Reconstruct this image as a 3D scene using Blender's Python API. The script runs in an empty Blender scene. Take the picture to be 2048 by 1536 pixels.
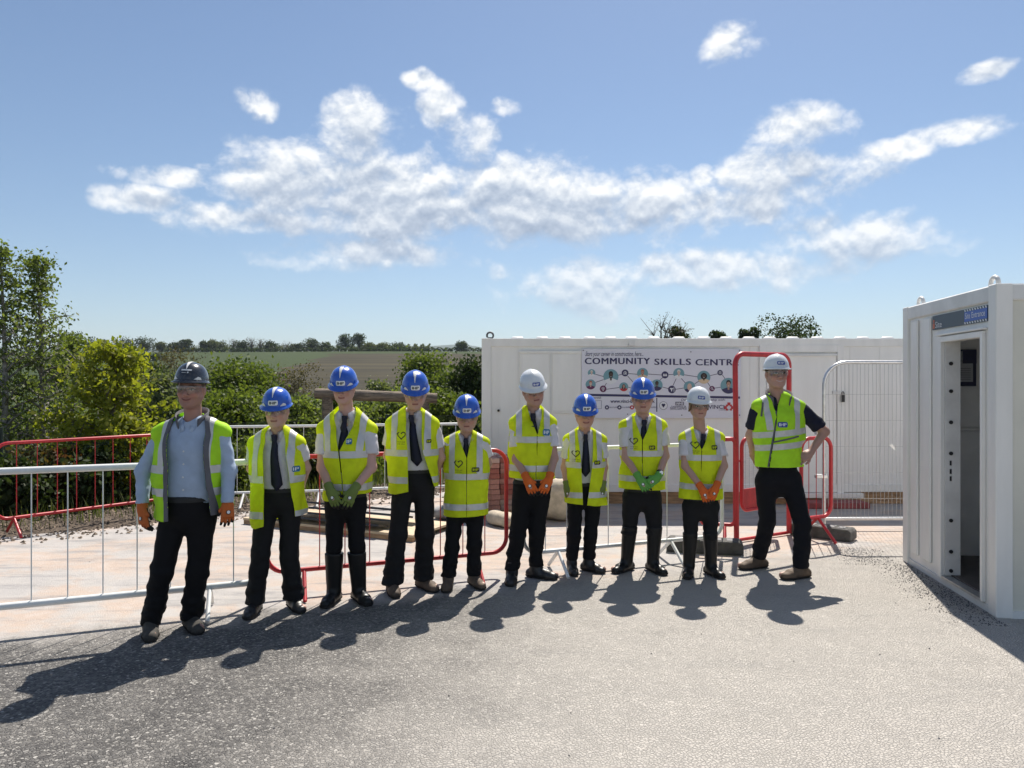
import bpy, bmesh, math, random
import numpy as np
from mathutils import Vector, Matrix

random.seed(7)
RNG = np.random.default_rng(7)
SC = bpy.context.scene
COL = SC.collection
F_PX = 1500.0          # focal length in photo pixels (2048 wide)
CAM_H = 1.68
R = math.radians

# ------------------------------------------------------------------ camera
cam_d = bpy.data.cameras.new('camera')
cam_d.sensor_fit = 'HORIZONTAL'
cam_d.sensor_width = 36.0
cam_d.lens = 36.0 * F_PX / 2048.0
cam_d.clip_start = 0.05
cam_d.clip_end = 20000.0
cam_o = bpy.data.objects.new('camera', cam_d)
COL.objects.link(cam_o)
cam_o.location = (0, 0, CAM_H)
cam_o.rotation_euler = (R(90.0), 0, 0)
SC.camera = cam_o

# ------------------------------------------------------------------ light
SUN_AZ, SUN_EL = 17.0, 54.0      # degrees right of the view axis, degrees up
sun_dir = Vector((math.sin(R(SUN_AZ)) * math.cos(R(SUN_EL)), math.cos(R(SUN_AZ)) * math.cos(R(SUN_EL)), math.sin(R(SUN_EL))))
sun_d = bpy.data.lights.new('sun', 'SUN')
sun_d.energy = 5.0
sun_d.angle = R(0.53)
sun_d.color = (1.0, 0.93, 0.83)
sun_o = bpy.data.objects.new('sun', sun_d)
COL.objects.link(sun_o)
sun_o.rotation_euler = sun_dir.to_track_quat('Z', 'Y').to_euler()
sun_o.location = (3, 8, 20)

SC.view_settings.view_transform = 'Standard'
SC.view_settings.look = 'None'
SC.view_settings.exposure = 0.62
SC.view_settings.gamma = 1.0
SC.view_settings.use_curve_mapping = False
SC.cycles.max_bounces = 8
SC.cycles.transparent_max_bounces = 12
SC.cycles.use_denoising = True
SC.cycles.caustics_reflective = False
SC.cycles.caustics_refractive = False

# ------------------------------------------------------------------ sky with clouds
world = bpy.data.worlds.new('World')
SC.world = world
world.use_nodes = True
wt = world.node_tree
for n in list(wt.nodes):
    wt.nodes.remove(n)


class NT:
    """small helper for building node trees"""
    def __init__(self, tree):
        self.t = tree

    def new(self, typ, **kw):
        n = self.t.nodes.new(typ)
        for k, v in kw.items():
            setattr(n, k, v)
        return n

    def put(self, sock, v):
        if v is None:
            return
        if hasattr(v, 'is_linked') or hasattr(v, 'links'):
            self.t.links.new(v, sock)
        else:
            sock.default_value = v

    def m(self, op, a, b=None, c=None, clamp=False):
        n = self.new('ShaderNodeMath', operation=op, use_clamp=clamp)
        self.put(n.inputs[0], a)
        self.put(n.inputs[1], b)
        if c is not None:
            self.put(n.inputs[2], c)
        return n.outputs[0]

    def mix(self, fac, a, b, blend='MIX'):
        n = self.new('ShaderNodeMix', data_type='RGBA', blend_type=blend)
        self.put(n.inputs['Factor'], fac)
        self.put(n.inputs[6], a)
        self.put(n.inputs[7], b)
        return n.outputs[2]

    def noise(self, vec, scale, detail=4.0, rough=0.55, dist=0.0, out='Fac'):
        n = self.new('ShaderNodeTexNoise')
        self.put(n.inputs['Vector'], vec)
        n.inputs['Scale'].default_value = scale
        n.inputs['Detail'].default_value = detail
        n.inputs['Roughness'].default_value = rough
        n.inputs['Distortion'].default_value = dist
        return n.outputs[out]

    def ramp(self, fac, stops):
        n = self.new('ShaderNodeValToRGB')
        e = n.color_ramp.elements
        while len(e) < len(stops):
            e.new(0.5)
        for el, (p, c) in zip(e, stops):
            el.position = p
            el.color = (*c, 1) if len(c) == 3 else c
        self.put(n.inputs[0], fac)
        return n.outputs[0]

    def sstep(self, v, lo, hi):
        n = self.new('ShaderNodeMapRange', interpolation_type='SMOOTHSTEP')
        self.put(n.inputs[0], v)
        n.inputs[1].default_value = lo
        n.inputs[2].default_value = hi
        n.inputs[3].default_value = 0.0
        n.inputs[4].default_value = 1.0
        return n.outputs[0]


W = NT(wt)
SKY_STRENGTH = 0.070
sky = W.new('ShaderNodeTexSky', sky_type='NISHITA')
sky.sun_disc = False
sky.sun_elevation = R(SUN_EL)
sky.sun_rotation = R(SUN_AZ)
sky.altitude = 50
sky.air_density = 1.0
sky.dust_density = 0.35
sky.ozone_density = 3.0
tc = W.new('ShaderNodeTexCoord')
sep = W.new('ShaderNodeSeparateXYZ')
wt.links.new(tc.outputs['Generated'], sep.inputs[0])
az = W.m('ARCTAN2', sep.outputs[0], sep.outputs[1])
el = W.m('ARCSINE', sep.outputs[2])
# cloud banks as seen in the sky: (px, py, rx, ry, weight) in photo pixels, turned into directions
BANKS = [(722, 280, 85, 85, 1.0), (600, 365, 175, 80, 1.15), (800, 400, 270, 90, 1.25), (1010, 410, 260, 92, 1.3), (1180, 420, 270, 75, 1.15),
         (500, 445, 190, 34, .95), (740, 510, 230, 36, .9), (1590, 355, 190, 62, 1.15), (1430, 415, 180, 44, 1.05), (1720, 480, 205, 55, 1.0),
         (1430, 545, 330, 40, .92), (1150, 575, 190, 60, .85), (1465, 85, 75, 36, .9), (1625, 258, 115, 44, .88), (1785, 302, 85, 24, .85),
         (1930, 262, 105, 24, .8), (885, 215, 40, 40, .78), (940, 275, 60, 45, .85), (1010, 213, 34, 18, .85), (838, 160, 32, 18, .85),
         (512, 210, 42, 34, .8), (310, 352, 110, 22, .85), (285, 398, 90, 30, .85), (500, 285, 70, 20, .85), (1405, 355, 28, 24, .85), (1960, 150, 70, 18, .75)]


def bank_mask(up):
    """how deep inside a cloud bank a direction lies, looked up `up` radians higher"""
    e_ = W.m('ADD', el, up)
    mk = None
    for (cx, cy, rx, ry, wgt) in BANKS:
        a0 = math.atan((cx - 1024) / F_PX)
        e0 = math.atan((770 - cy) / F_PX * math.cos(a0))
        ra, re = rx / F_PX * math.cos(a0) ** 2 * 1.12, ry / F_PX * math.cos(a0) * 1.15
        du = W.m('MULTIPLY', W.m('SUBTRACT', az, a0), 1.0 / ra)
        dv = W.m('MULTIPLY', W.m('SUBTRACT', e_, e0), 1.0 / re)
        r2 = W.m('MULTIPLY_ADD', du, du, W.m('MULTIPLY', dv, dv))
        v = W.m('MULTIPLY_ADD', r2, -wgt, wgt)
        mk = v if mk is None else W.m('MAXIMUM', mk, v)
    # the same kind of scattered cloud everywhere else in the sky
    comb = W.new('ShaderNodeCombineXYZ')
    wt.links.new(az, comb.inputs[0])
    wt.links.new(W.m('MULTIPLY', e_, 1.5), comb.inputs[1])
    broad = W.noise(comb.outputs[0], 3.2, 3.0, 0.5)
    outside = W.m('MAXIMUM', W.sstep(W.m('ABSOLUTE', az), 0.62, 0.8), W.sstep(el, 0.50, 0.62))
    scatter = W.m('MULTIPLY', W.m('SUBTRACT', W.m('MULTIPLY', broad, 4.0), 2.0), outside)
    scatter = W.m('SUBTRACT', scatter, W.m('MULTIPLY_ADD', outside, -1.0, 1.0))
    return W.m('MAXIMUM', W.m('MAXIMUM', mk, scatter), -1.0)


def cloud_noise(dv):
    c = W.new('ShaderNodeCombineXYZ')
    wt.links.new(az, c.inputs[0])
    wt.links.new(W.m('MULTIPLY', W.m('ADD', el, dv), 1.25), c.inputs[1])
    c.inputs[2].default_value = 3.7
    fb = W.noise(c.outputs[0], 11.0, 9.0, 0.60, 0.15)
    lump_ = W.noise(c.outputs[0], 13.0, 4.0, 0.55, 0.0)
    puff = W.m('MULTIPLY', W.m('ABSOLUTE', W.m('SUBTRACT', lump_, 0.5)), 2.6)      # rounded billows
    return W.m('ADD', W.m('MULTIPLY', fb, 0.76), W.m('MULTIPLY_ADD', puff, 0.26, 0.06))


mask, mask_up = bank_mask(0.0), bank_mask(0.030)
n1, n2 = cloud_noise(0.0), cloud_noise(0.010)
dens = W.m('MULTIPLY_ADD', W.m('SUBTRACT', n1, 0.475), 4.4, mask)
dens2 = W.m('MULTIPLY_ADD', W.m('SUBTRACT', n2, 0.475), 4.4, mask)
cov = W.sstep(dens, 0.05, 1.1)
lit = W.m('MULTIPLY_ADD', W.m('SUBTRACT', dens, dens2), 0.75, 0.86)
lit = W.m('SUBTRACT', lit, W.m('MULTIPLY', W.sstep(mask_up, 0.15, 1.05), 0.42), clamp=True)
ccol = W.ramp(lit, [(0.0, (3.3, 4.0, 5.3)), (0.42, (5.2, 5.9, 7.0)), (0.75, (8.0, 8.4, 8.9)), (1.0, (10.4, 10.4, 10.3))])
lowfade = W.sstep(el, 0.02, 0.22)
cov = W.m('MULTIPLY', cov, W.m('MULTIPLY_ADD', lowfade, 0.55, 0.40))
skyc = sky.outputs[0]
final = W.mix(cov, skyc, ccol)
bg = W.new('ShaderNodeBackground')
wt.links.new(final, bg.inputs[0])
bg.inputs[1].default_value = SKY_STRENGTH
wo = W.new('ShaderNodeOutputWorld')
wt.links.new(bg.outputs[0], wo.inputs[0])
world.cycles.sampling_method = 'MANUAL'
world.cycles.sample_map_resolution = 512


# ------------------------------------------------------------------ general helpers
def gp(px, py):
    """photo pixel on flat ground -> world x, y"""
    d = F_PX * CAM_H / (py - 770.0)
    return ((px - 1024.0) * d / F_PX, d)


def at(px, py, depth):
    return ((px - 1024.0) * depth / F_PX, depth, CAM_H - (py - 770.0) * depth / F_PX)


def tag(o, label=None, cat=None, group=None, kind=None):
    if label:
        o['label'] = label
    if cat:
        o['category'] = cat
    if group:
        o['group'] = group
    if kind:
        o['kind'] = kind
    return o


def empty(name, loc=(0, 0, 0), rz=0.0):
    o = bpy.data.objects.new(name, None)
    o.empty_display_size = 0.1
    COL.objects.link(o)
    o.location = loc
    o.rotation_euler = (0, 0, rz)
    return o


def link_mesh(name, me, mats, parent=None, loc=None, rz=None):
    o = bpy.data.objects.new(name, me)
    COL.objects.link(o)
    if mats is not None and len(me.materials) == 0:
        for m in (mats if isinstance(mats, (list, tuple)) else [mats]):
            me.materials.append(m)
    if parent is not None:
        o.parent = parent
    if loc is not None:
        o.location = loc
    if rz is not None:
        o.rotation_euler = (0, 0, rz)
    return o


def mesh_np(name, V, faces, smooth=True, mat_idx=None):
    """V (n,3); faces (m,3) or (m,4) int array"""
    V = np.asarray(V, dtype=np.float32)
    faces = np.asarray(faces, dtype=np.int32)
    me = bpy.data.meshes.new(name)
    me.vertices.add(len(V))
    me.vertices.foreach_set('co', V.ravel())
    m, k = faces.shape
    me.loops.add(m * k)
    me.loops.foreach_set('vertex_index', faces.ravel())
    me.polygons.add(m)
    me.polygons.foreach_set('loop_start', np.arange(0, m * k, k, dtype=np.int32))
    if mat_idx is not None:
        me.polygons.foreach_set('material_index', np.asarray(mat_idx, dtype=np.int32))
    me.polygons.foreach_set('use_smooth', np.full(m, smooth, dtype=bool))
    me.update(calc_edges=True)
    me.validate()
    return me


class MB:
    """collects boxes, tubes, prisms; builds one mesh"""
    def __init__(self):
        self.v, self.f, self.mi = [], [], []
        self.smooth = []

    def add(self, V, Fs, mi=0, smooth=False):
        b = len(self.v)
        self.v += [tuple(p) for p in V]
        for f in Fs:
            self.f.append(tuple(i + b for i in f))
            self.mi.append(mi)
            self.smooth.append(smooth)
        return self

    def box(self, lo, hi, mi=0, M=None):
        x0, y0, z0 = lo
        x1, y1, z1 = hi
        P = [(x0, y0, z0), (x1, y0, z0), (x1, y1, z0), (x0, y1, z0), (x0, y0, z1), (x1, y0, z1), (x1, y1, z1), (x0, y1, z1)]
        if M is not None:
            P = [tuple(M @ Vector(p)) for p in P]
        return self.add(P, [(0, 3, 2, 1), (4, 5, 6, 7), (0, 1, 5, 4), (1, 2, 6, 5), (2, 3, 7, 6), (3, 0, 4, 7)], mi)

    def tube(self, pts, r, n=8, mi=0, caps=True, closed=False):
        pts = [Vector(p) for p in pts]
        N = len(pts)
        rs = r if isinstance(r, (list, tuple)) else [r] * N
        V, Fs = [], []
        prev = None
        for i, p in enumerate(pts):
            if closed:
                t = pts[(i + 1) % N] - pts[i - 1]
            else:
                t = pts[min(i + 1, N - 1)] - pts[max(i - 1, 0)]
            t.normalize()
            if prev is None:
                u = t.orthogonal().normalized()
            else:
                u = (prev - t * prev.dot(t))
                if u.length < 1e-6:
                    u = t.orthogonal()
                u.normalize()
            prev = u
            w = t.cross(u)
            for j in range(n):
                a = 2 * math.pi * j / n
                V.append(p + (u * math.cos(a) + w * math.sin(a)) * rs[i])
        rng = N if closed else N - 1
        for i in range(rng):
            for j in range(n):
                a, b = i * n + j, i * n + (j + 1) % n
                c, d = ((i + 1) % N) * n + (j + 1) % n, ((i + 1) % N) * n + j
                Fs.append((a, b, c, d))
        self.add(V, Fs, mi, True)
        if caps and not closed:
            self.add(V[:n], [tuple(range(n))[::-1]], mi)
            self.add(V[-n:], [tuple(range(n))], mi)
        return self

    def prism(self, poly, y0, y1, mi=0, axis='y'):
        """polygon in (x,z) extruded along y"""
        n = len(poly)
        if axis == 'y':
            V = [(x, y0, z) for x, z in poly] + [(x, y1, z) for x, z in poly]
        else:
            V = [(x, y, y0) for x, y in poly] + [(x, y, y1) for x, y in poly]
        Fs = [tuple(range(n)), tuple(range(2 * n - 1, n - 1, -1))]
        for i in range(n):
            j = (i + 1) % n
            Fs.append((i, i + n, j + n, j))
        return self.add(V, Fs, mi)

    def disc(self, c, r, y, mi=0, n=28, arc=None, ry=None):
        """flat disc facing -y at (x,z)=c"""
        V = [(c[0] + r * math.cos(2 * math.pi * i / n), y, c[1] + (ry or r) * math.sin(2 * math.pi * i / n)) for i in range(n)]
        return self.add(V, [tuple(range(n))], mi)

    def mesh(self, name):
        me = bpy.data.meshes.new(name)
        me.from_pydata(self.v, [], self.f)
        me.polygons.foreach_set('material_index', self.mi)
        me.polygons.foreach_set('use_smooth', self.smooth)
        me.update()
        return me

    def build(self, name, mats, parent=None, loc=None, rz=None, bevel=0.0):
        me = self.mesh(name)
        if bevel:
            bm = bmesh.new()
            bm.from_mesh(me)
            bmesh.ops.recalc_face_normals(bm, faces=bm.faces)
            bmesh.ops.bevel(bm, geom=[e for e in bm.edges], offset=bevel, segments=1, affect='EDGES', profile=0.5)
            bm.to_mesh(me)
            bm.free()
        else:
            bm = bmesh.new()
            bm.from_mesh(me)
            bmesh.ops.recalc_face_normals(bm, faces=bm.faces)
            bm.to_mesh(me)
            bm.free()
        return link_mesh(name, me, mats, parent, loc, rz)


def copy_tree(o, parent=None):
    c = o.copy()
    COL.objects.link(c)
    c.parent = parent
    for ch in o.children:
        copy_tree(ch, c)
    return c


_text_cache = {}


def text_geo(s, size=1.0, bold=0.0, shear=0.0, spacing=1.0, sx=1.0):
    """text outline mesh: (V (n,2), faces) with left baseline at origin"""
    key = (s, size, bold, shear, spacing, sx)
    if key in _text_cache:
        return _text_cache[key]
    cu = bpy.data.curves.new('lettering', 'FONT')
    cu.body = s
    cu.size = size
    cu.offset = bold
    cu.shear = shear
    cu.space_character = spacing
    cu.resolution_u = 3
    ob = bpy.data.objects.new('lettering', cu)
    COL.objects.link(ob)
    dg = bpy.context.evaluated_depsgraph_get()
    me = bpy.data.meshes.new_from_object(ob.evaluated_get(dg))
    V = np.array([v.co[:2] for v in me.vertices]).reshape(-1, 2)
    Fs = [tuple(p.vertices) for p in me.polygons]
    bpy.data.objects.remove(ob)
    bpy.data.curves.remove(cu)
    bpy.data.meshes.remove(me)
    if len(V):
        V = V * np.array([sx, 1.0])
    _text_cache[key] = (V, Fs)
    return V, Fs


def text_into(mb, s, x, z, y, size, mi, width=None, center=False, bold=0.0, shear=0.0, spacing=1.0, heavy=0.0):
    """lay text flat in the xz plane facing -y"""
    V, Fs = text_geo(s, size, bold, shear, spacing)
    if not len(V):
        return
    V = V.copy()
    if width:
        w = V[:, 0].max() - V[:, 0].min()
        V[:, 0] *= width / w
    off = -(V[:, 0].max() + V[:, 0].min()) / 2 if center else 0
    for k, dx in enumerate((0.0,) if not heavy else (-heavy, 0.0, heavy)):
        mb.add([(x + p[0] + off + dx, y - .0003 * k, z + p[1]) for p in V], Fs, mi)


# ------------------------------------------------------------------ materials
MATS = {}


def mat(name, base, rough=0.6, metal=0.0, spec=0.5, bump=0.0, bscale=40.0, var=0.0, vscale=8.0, coat=0.0, trans=0.0, sheen=0.0, attr=None, stretch=None, detail=5.0):
    if name in MATS:
        return MATS[name]
    m = bpy.data.materials.new(name)
    m.use_nodes = True
    t = NT(m.node_tree)
    b = m.node_tree.nodes['Principled BSDF']
    b.inputs['Roughness'].default_value = rough
    b.inputs['Metallic'].default_value = metal
    b.inputs['Specular IOR Level'].default_value = spec
    b.inputs['Coat Weight'].default_value = coat
    if sheen:
        b.inputs['Sheen Weight'].default_value = sheen
    co = t.new('ShaderNodeTexCoord').outputs['Object']
    if stretch:
        mp = t.new('ShaderNodeMapping')
        mp.inputs['Scale'].default_value = stretch
        t.put(mp.inputs[0], co)
        co = mp.outputs[0]
    col = (*base, 1)
    if attr:
        at_ = t.new('ShaderNodeAttribute', attribute_name=attr)
        col = at_.outputs['Color']
    if var:
        n = t.noise(co, vscale, detail, 0.6)
        lo = t.mix(1.0, col, (1 - var, 1 - var, 1 - var, 1), 'MULTIPLY')
        hi = t.mix(1.0, col, (1 + var, 1 + var, 1 + var, 1), 'MULTIPLY')
        col = t.mix(t.sstep(n, 0.3, 0.7), lo, hi)
    t.put(b.inputs['Base Color'], col)
    if bump:
        n = t.noise(co, bscale, 4.0, 0.6)
        bp = t.new('ShaderNodeBump')
        bp.inputs['Strength'].default_value = 1.0
        bp.inputs['Distance'].default_value = bump
        t.put(bp.inputs['Height'], n)
        t.put(b.inputs['Normal'], bp.outputs[0])
    if trans:
        tr = t.new('ShaderNodeBsdfTranslucent')
        t.put(tr.inputs[0], col)
        mx = t.new('ShaderNodeMixShader')
        mx.inputs[0].default_value = trans
        out = m.node_tree.nodes['Material Output']
        m.node_tree.links.new(b.outputs[0], mx.inputs[1])
        m.node_tree.links.new(tr.outputs[0], mx.inputs[2])
        m.node_tree.links.new(mx.outputs[0], out.inputs[0])
    MATS[name] = m
    return m


def leaf_mat(name, c1, c2, trans=0.45):
    m = bpy.data.materials.new(name)
    m.use_nodes = True
    t = NT(m.node_tree)
    b = m.node_tree.nodes['Principled BSDF']
    geo = t.new('ShaderNodeNewGeometry')
    col = t.mix(geo.outputs['Random Per Island'], (*c1, 1), (*c2, 1))
    t.put(b.inputs['Base Color'], col)
    b.inputs['Roughness'].default_value = 0.6
    b.inputs['Specular IOR Level'].default_value = 0.22
    tr = t.new('ShaderNodeBsdfTranslucent')
    t.put(tr.inputs[0], t.mix(1.0, col, (1.5, 1.6, 0.6, 1), 'MULTIPLY'))
    mx = t.new('ShaderNodeMixShader')
    mx.inputs[0].default_value = trans
    out = m.node_tree.nodes['Material Output']
    m.node_tree.links.new(b.outputs[0], mx.inputs[1])
    m.node_tree.links.new(tr.outputs[0], mx.inputs[2])
    m.node_tree.links.new(mx.outputs[0], out.inputs[0])
    return m

# ------------------------------------------------------------------ terrain, field, tarmac
_LAT = np.random.default_rng(11).random((64, 64, 64)).astype(np.float32)


def vnoise(P, seed=0):
    """value noise in [0,1], P (n,3)"""
    P = np.asarray(P, dtype=np.float64) + np.array([seed * 7.31, seed * 3.17, seed * 5.77])
    i = np.floor(P).astype(np.int64)
    f = P - i
    f = f * f * (3 - 2 * f)
    x0, y0, z0 = (i[:, 0] & 63), (i[:, 1] & 63), (i[:, 2] & 63)
    x1, y1, z1 = (x0 + 1) & 63, (y0 + 1) & 63, (z0 + 1) & 63
    fx, fy, fz = f[:, 0], f[:, 1], f[:, 2]
    a = _LAT[x0, y0, z0] * (1 - fx) + _LAT[x1, y0, z0] * fx
    b = _LAT[x0, y1, z0] * (1 - fx) + _LAT[x1, y1, z0] * fx
    c = _LAT[x0, y0, z1] * (1 - fx) + _LAT[x1, y0, z1] * fx
    d = _LAT[x0, y1, z1] * (1 - fx) + _LAT[x1, y1, z1] * fx
    return (a * (1 - fy) + b * fy) * (1 - fz) + (c * (1 - fy) + d * fy) * fz


T_PTS = [(-500, -.035), (0, -.035), (4, -.25), (15, -1.6), (40, -5), (100, -4), (200, 1.6), (300, 9.5), (430, 20.5), (520, 22.5), (900, 18), (2000, 8), (3300, 40), (4600, 235), (5600, 290), (7000, 240), (9000, 200)]


def y_edge(x):
    return np.clip(8.2 + (np.asarray(x, dtype=float) + 5.5) * 0.80, 3.0, 13.9)


def terrain_z(x, y):
    x = np.asarray(x, dtype=float)
    y = np.asarray(y, dtype=float)
    t = y - y_edge(x) - 1.2
    z = np.interp(t, [p[0] for p in T_PTS], [p[1] for p in T_PTS])
    far = np.clip((t - 2500) / 2500, 0, 1)
    nz = vnoise(np.stack([x / 900.0, y / 1500.0, 0 * x], -1).reshape(-1, 3), 3).reshape(x.shape) - .5
    nz2 = vnoise(np.stack([x / 300.0, y / 900.0, 0 * x + 4], -1).reshape(-1, 3), 4).reshape(x.shape) - .5
    mid = np.clip((t - 60) / 200, 0, 1) * (1 - far)
    return z + far * (nz * 110 + nz2 * 30) + mid * (vnoise(np.stack([x / 130.0, y / 130.0, 0 * x], -1).reshape(-1, 3), 5).reshape(x.shape) - .5) * 2.0


gx = np.sinh(np.linspace(-6.6, 6.6, 190)) * 10.0
gx = np.sort(np.concatenate([gx[(gx < -14) | (gx > 14)], np.linspace(-14, 14, 45)]))
gy = np.concatenate([np.linspace(-60, -2, 10), np.linspace(0, 20, 34), np.geomspace(21, 9500, 150)])
XX, YY = np.meshgrid(gx, gy)
ZZ = terrain_z(XX, YY)
nxg, nyg = len(gx), len(gy)
TV = np.stack([XX, YY, ZZ], -1).reshape(-1, 3)
ii = np.arange(nyg - 1)[:, None] * nxg + np.arange(nxg - 1)[None, :]
TF = np.stack([ii, ii + 1, ii + 1 + nxg, ii + nxg], -1).reshape(-1, 4)
cxm = TV[TF].mean(1)
tt = cxm[:, 1] - y_edge(cxm[:, 0]) - 1.2
fld = (tt > 150) & (tt < 424) & (cxm[:, 0] > -75 - (tt - 200) * .10) & (cxm[:, 0] < 400)
strip = (tt > 396) & (tt < 424) & (cxm[:, 0] < 12)
mi = np.where(fld & ~strip, 1, 0)
mi = np.where(tt > 1500, 2, mi)


def ground_mat(name, c1, c2, c3, scale, stripes=None):
    m = bpy.data.materials.new(name)
    m.use_nodes = True
    t = NT(m.node_tree)
    b = m.node_tree.nodes['Principled BSDF']
    b.inputs['Roughness'].default_value = 0.95
    b.inputs['Specular IOR Level'].default_value = 0.15
    co = t.new('ShaderNodeTexCoord').outputs['Object']
    n = t.noise(co, scale, 6, 0.65)
    col = t.ramp(n, [(0.3, c1), (0.52, c2), (0.72, c3)])
    if stripes:
        mp = t.new('ShaderNodeMapping')
        mp.inputs['Scale'].default_value = stripes
        mp.inputs['Rotation'].default_value = (0, 0, R(4))
        t.put(mp.inputs[0], co)
        n2 = t.noise(mp.outputs[0], 1.0, 5, 0.7)
        col = t.mix(t.sstep(n2, 0.4, 0.66), col, (c3[0] * 1.5, c3[1] * 1.45, c3[2] * 1.3, 1))
    t.put(b.inputs['Base Color'], col)
    return m


M_grass = ground_mat('meadow_grass', (.022, .036, .010), (.036, .056, .015), (.055, .07, .022), 0.6)
M_field = ground_mat('ploughed_field', (.022, .019, .010), (.03, .026, .014), (.04, .034, .018), 0.05, (0.006, 0.10, 1))
M_hill = ground_mat('far_hill', (.05, .07, .04), (.07, .09, .05), (.10, .11, .07), 0.004)
terrain = link_mesh('terrain', mesh_np('terrain', TV, TF, True, mi), [M_grass, M_field, M_hill])
tag(terrain, 'grassy ground falling to a valley and rising to a ploughed field and far hills', 'terrain', kind='structure')


def tarmac_mat():
    m = bpy.data.materials.new('dusty_tarmac')
    m.use_nodes = True
    t = NT(m.node_tree)
    b = m.node_tree.nodes['Principled BSDF']
    co = t.new('ShaderNodeTexCoord').outputs['Object']
    sp = t.new('ShaderNodeSeparateXYZ')
    t.put(sp.inputs[0], co)
    x, y = sp.outputs[0], sp.outputs[1]
    # aggregate: chips of stone in dark binder
    vo = t.new('ShaderNodeTexVoronoi', feature='F1')
    t.put(vo.inputs['Vector'], co)
    vo.inputs['Scale'].default_value = 62.0
    vo.inputs['Randomness'].default_value = 1.0
    ve = t.new('ShaderNodeTexVoronoi', feature='DISTANCE_TO_EDGE')
    t.put(ve.inputs['Vector'], co)
    ve.inputs['Scale'].default_value = 62.0
    chip = t.new('ShaderNodeSeparateColor')
    t.put(chip.inputs[0], vo.outputs['Color'])
    stone = t.ramp(chip.outputs[0], [(0.0, (.06, .058, .058)), (0.5, (.13, .126, .122)), (0.85, (.24, .23, .215)), (1.0, (.38, .365, .34))])
    gap = t.sstep(ve.outputs['Distance'], 0.02, 0.16)
    tar = t.mix(gap, (.028, .028, .031, 1), stone)
    # pale site dust: everywhere behind the row of people and to the right, thin patches in front
    big = t.noise(co, 0.55, 5, 0.6)
    med = t.noise(co, 2.6, 6, 0.65)
    fine = t.noise(co, 38.0, 4, 0.7)
    line = t.m('SUBTRACT', y, t.m('MULTIPLY_ADD', x, 0.40, 6.15))          # metres behind the edge of the slab
    slab = t.sstep(t.m('ADD', line, t.m('MULTIPLY', t.m('SUBTRACT', med, 0.5), 0.7)), -0.35, 0.40)
    right = t.sstep(t.m('ADD', t.m('MULTIPLY_ADD', y, -0.15, x), t.m('MULTIPLY', t.m('SUBTRACT', big, 0.5), 2.2)), -2.5, 0.3)
    dust = t.m('MAXIMUM', t.m('MULTIPLY', right, 0.90), slab)
    dust = t.m('ADD', t.m('ADD', dust, 0.14), t.m('MULTIPLY', t.m('SUBTRACT', med, 0.52), 0.7))
    spots = t.sstep(t.noise(co, 1.1, 3, 0.5), 0.62, 0.74)
    dust = t.m('SUBTRACT', dust, t.m('MULTIPLY', spots, 0.35))
    low = t.m('MULTIPLY_ADD', gap, -0.35, 0.18)                              # dust lies deepest between chips
    dust = t.m('ADD', t.m('ADD', dust, low), t.m('MULTIPLY', t.m('SUBTRACT', fine, 0.5), 0.5), clamp=True)
    hue = t.noise(co, 0.9, 5, 0.7)
    slabc = t.ramp(hue, [(0.30, (.35, .335, .33)), (0.46, (.42, .395, .375)), (0.56, (.45, .36, .30)), (0.70, (.49, .46, .44))])
    dustc = t.mix(slab, (.46, .432, .395, 1), slabc)
    mp = t.new('ShaderNodeMapping')
    mp.inputs['Scale'].default_value = (0.5, 2.2, 1)
    mp.inputs['Rotation'].default_value = (0, 0, R(-24))
    t.put(mp.inputs[0], co)
    streak = t.sstep(t.noise(mp.outputs[0], 2.2, 9, 0.76), 0.47, 0.66)
    dustc = t.mix(t.m('MULTIPLY', t.m('MULTIPLY', streak, 0.72), t.m('MULTIPLY_ADD', slab, 0.8, 0.2)), dustc, (.22, .215, .22, 1))
    col = t.mix(dust, tar, dustc)
    t.put(b.inputs['Base Color'], col)
    b.inputs['Roughness'].default_value = 0.85
    b.inputs['Specular IOR Level'].default_value = 0.35
    bp = t.new('ShaderNodeBump')
    bp.inputs['Distance'].default_value = 0.005
    h = t.m('MULTIPLY', t.m('ADD', gap, t.m('MULTIPLY', chip.outputs[1], 0.8)), t.m('MULTIPLY_ADD', slab, -0.75, 1.0))
    h = t.m('ADD', h, t.m('MULTIPLY', med, 2.0))
    t.put(bp.inputs['Height'], h)
    t.put(b.inputs['Normal'], bp.outputs[0])
    return m


M_tarmac = tarmac_mat()
# hard standing: follows the pad edge on the left, runs behind the cabins on the right
edge_pts = [(float(x), float(y_edge(x)) + 0.25 * math.sin(x * 3.1) * .3) for x in np.linspace(-12, -0.3, 40)]
poly = [(-12, -50), (40, -50), (40, 20.0), (1.2, 20.0), (1.2, 14.0)] + edge_pts[::-1]
bm = bmesh.new()
vs = [bm.verts.new((x, y, 0.0)) for x, y in poly]
bm.faces.new(vs)
me = bpy.data.meshes.new('tarmac')
bm.to_mesh(me)
bm.free()
tarmac = link_mesh('tarmac', me, M_tarmac)
tag(tarmac, 'dusty tarmac and pale concrete hard standing', 'tarmac', kind='structure')

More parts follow.
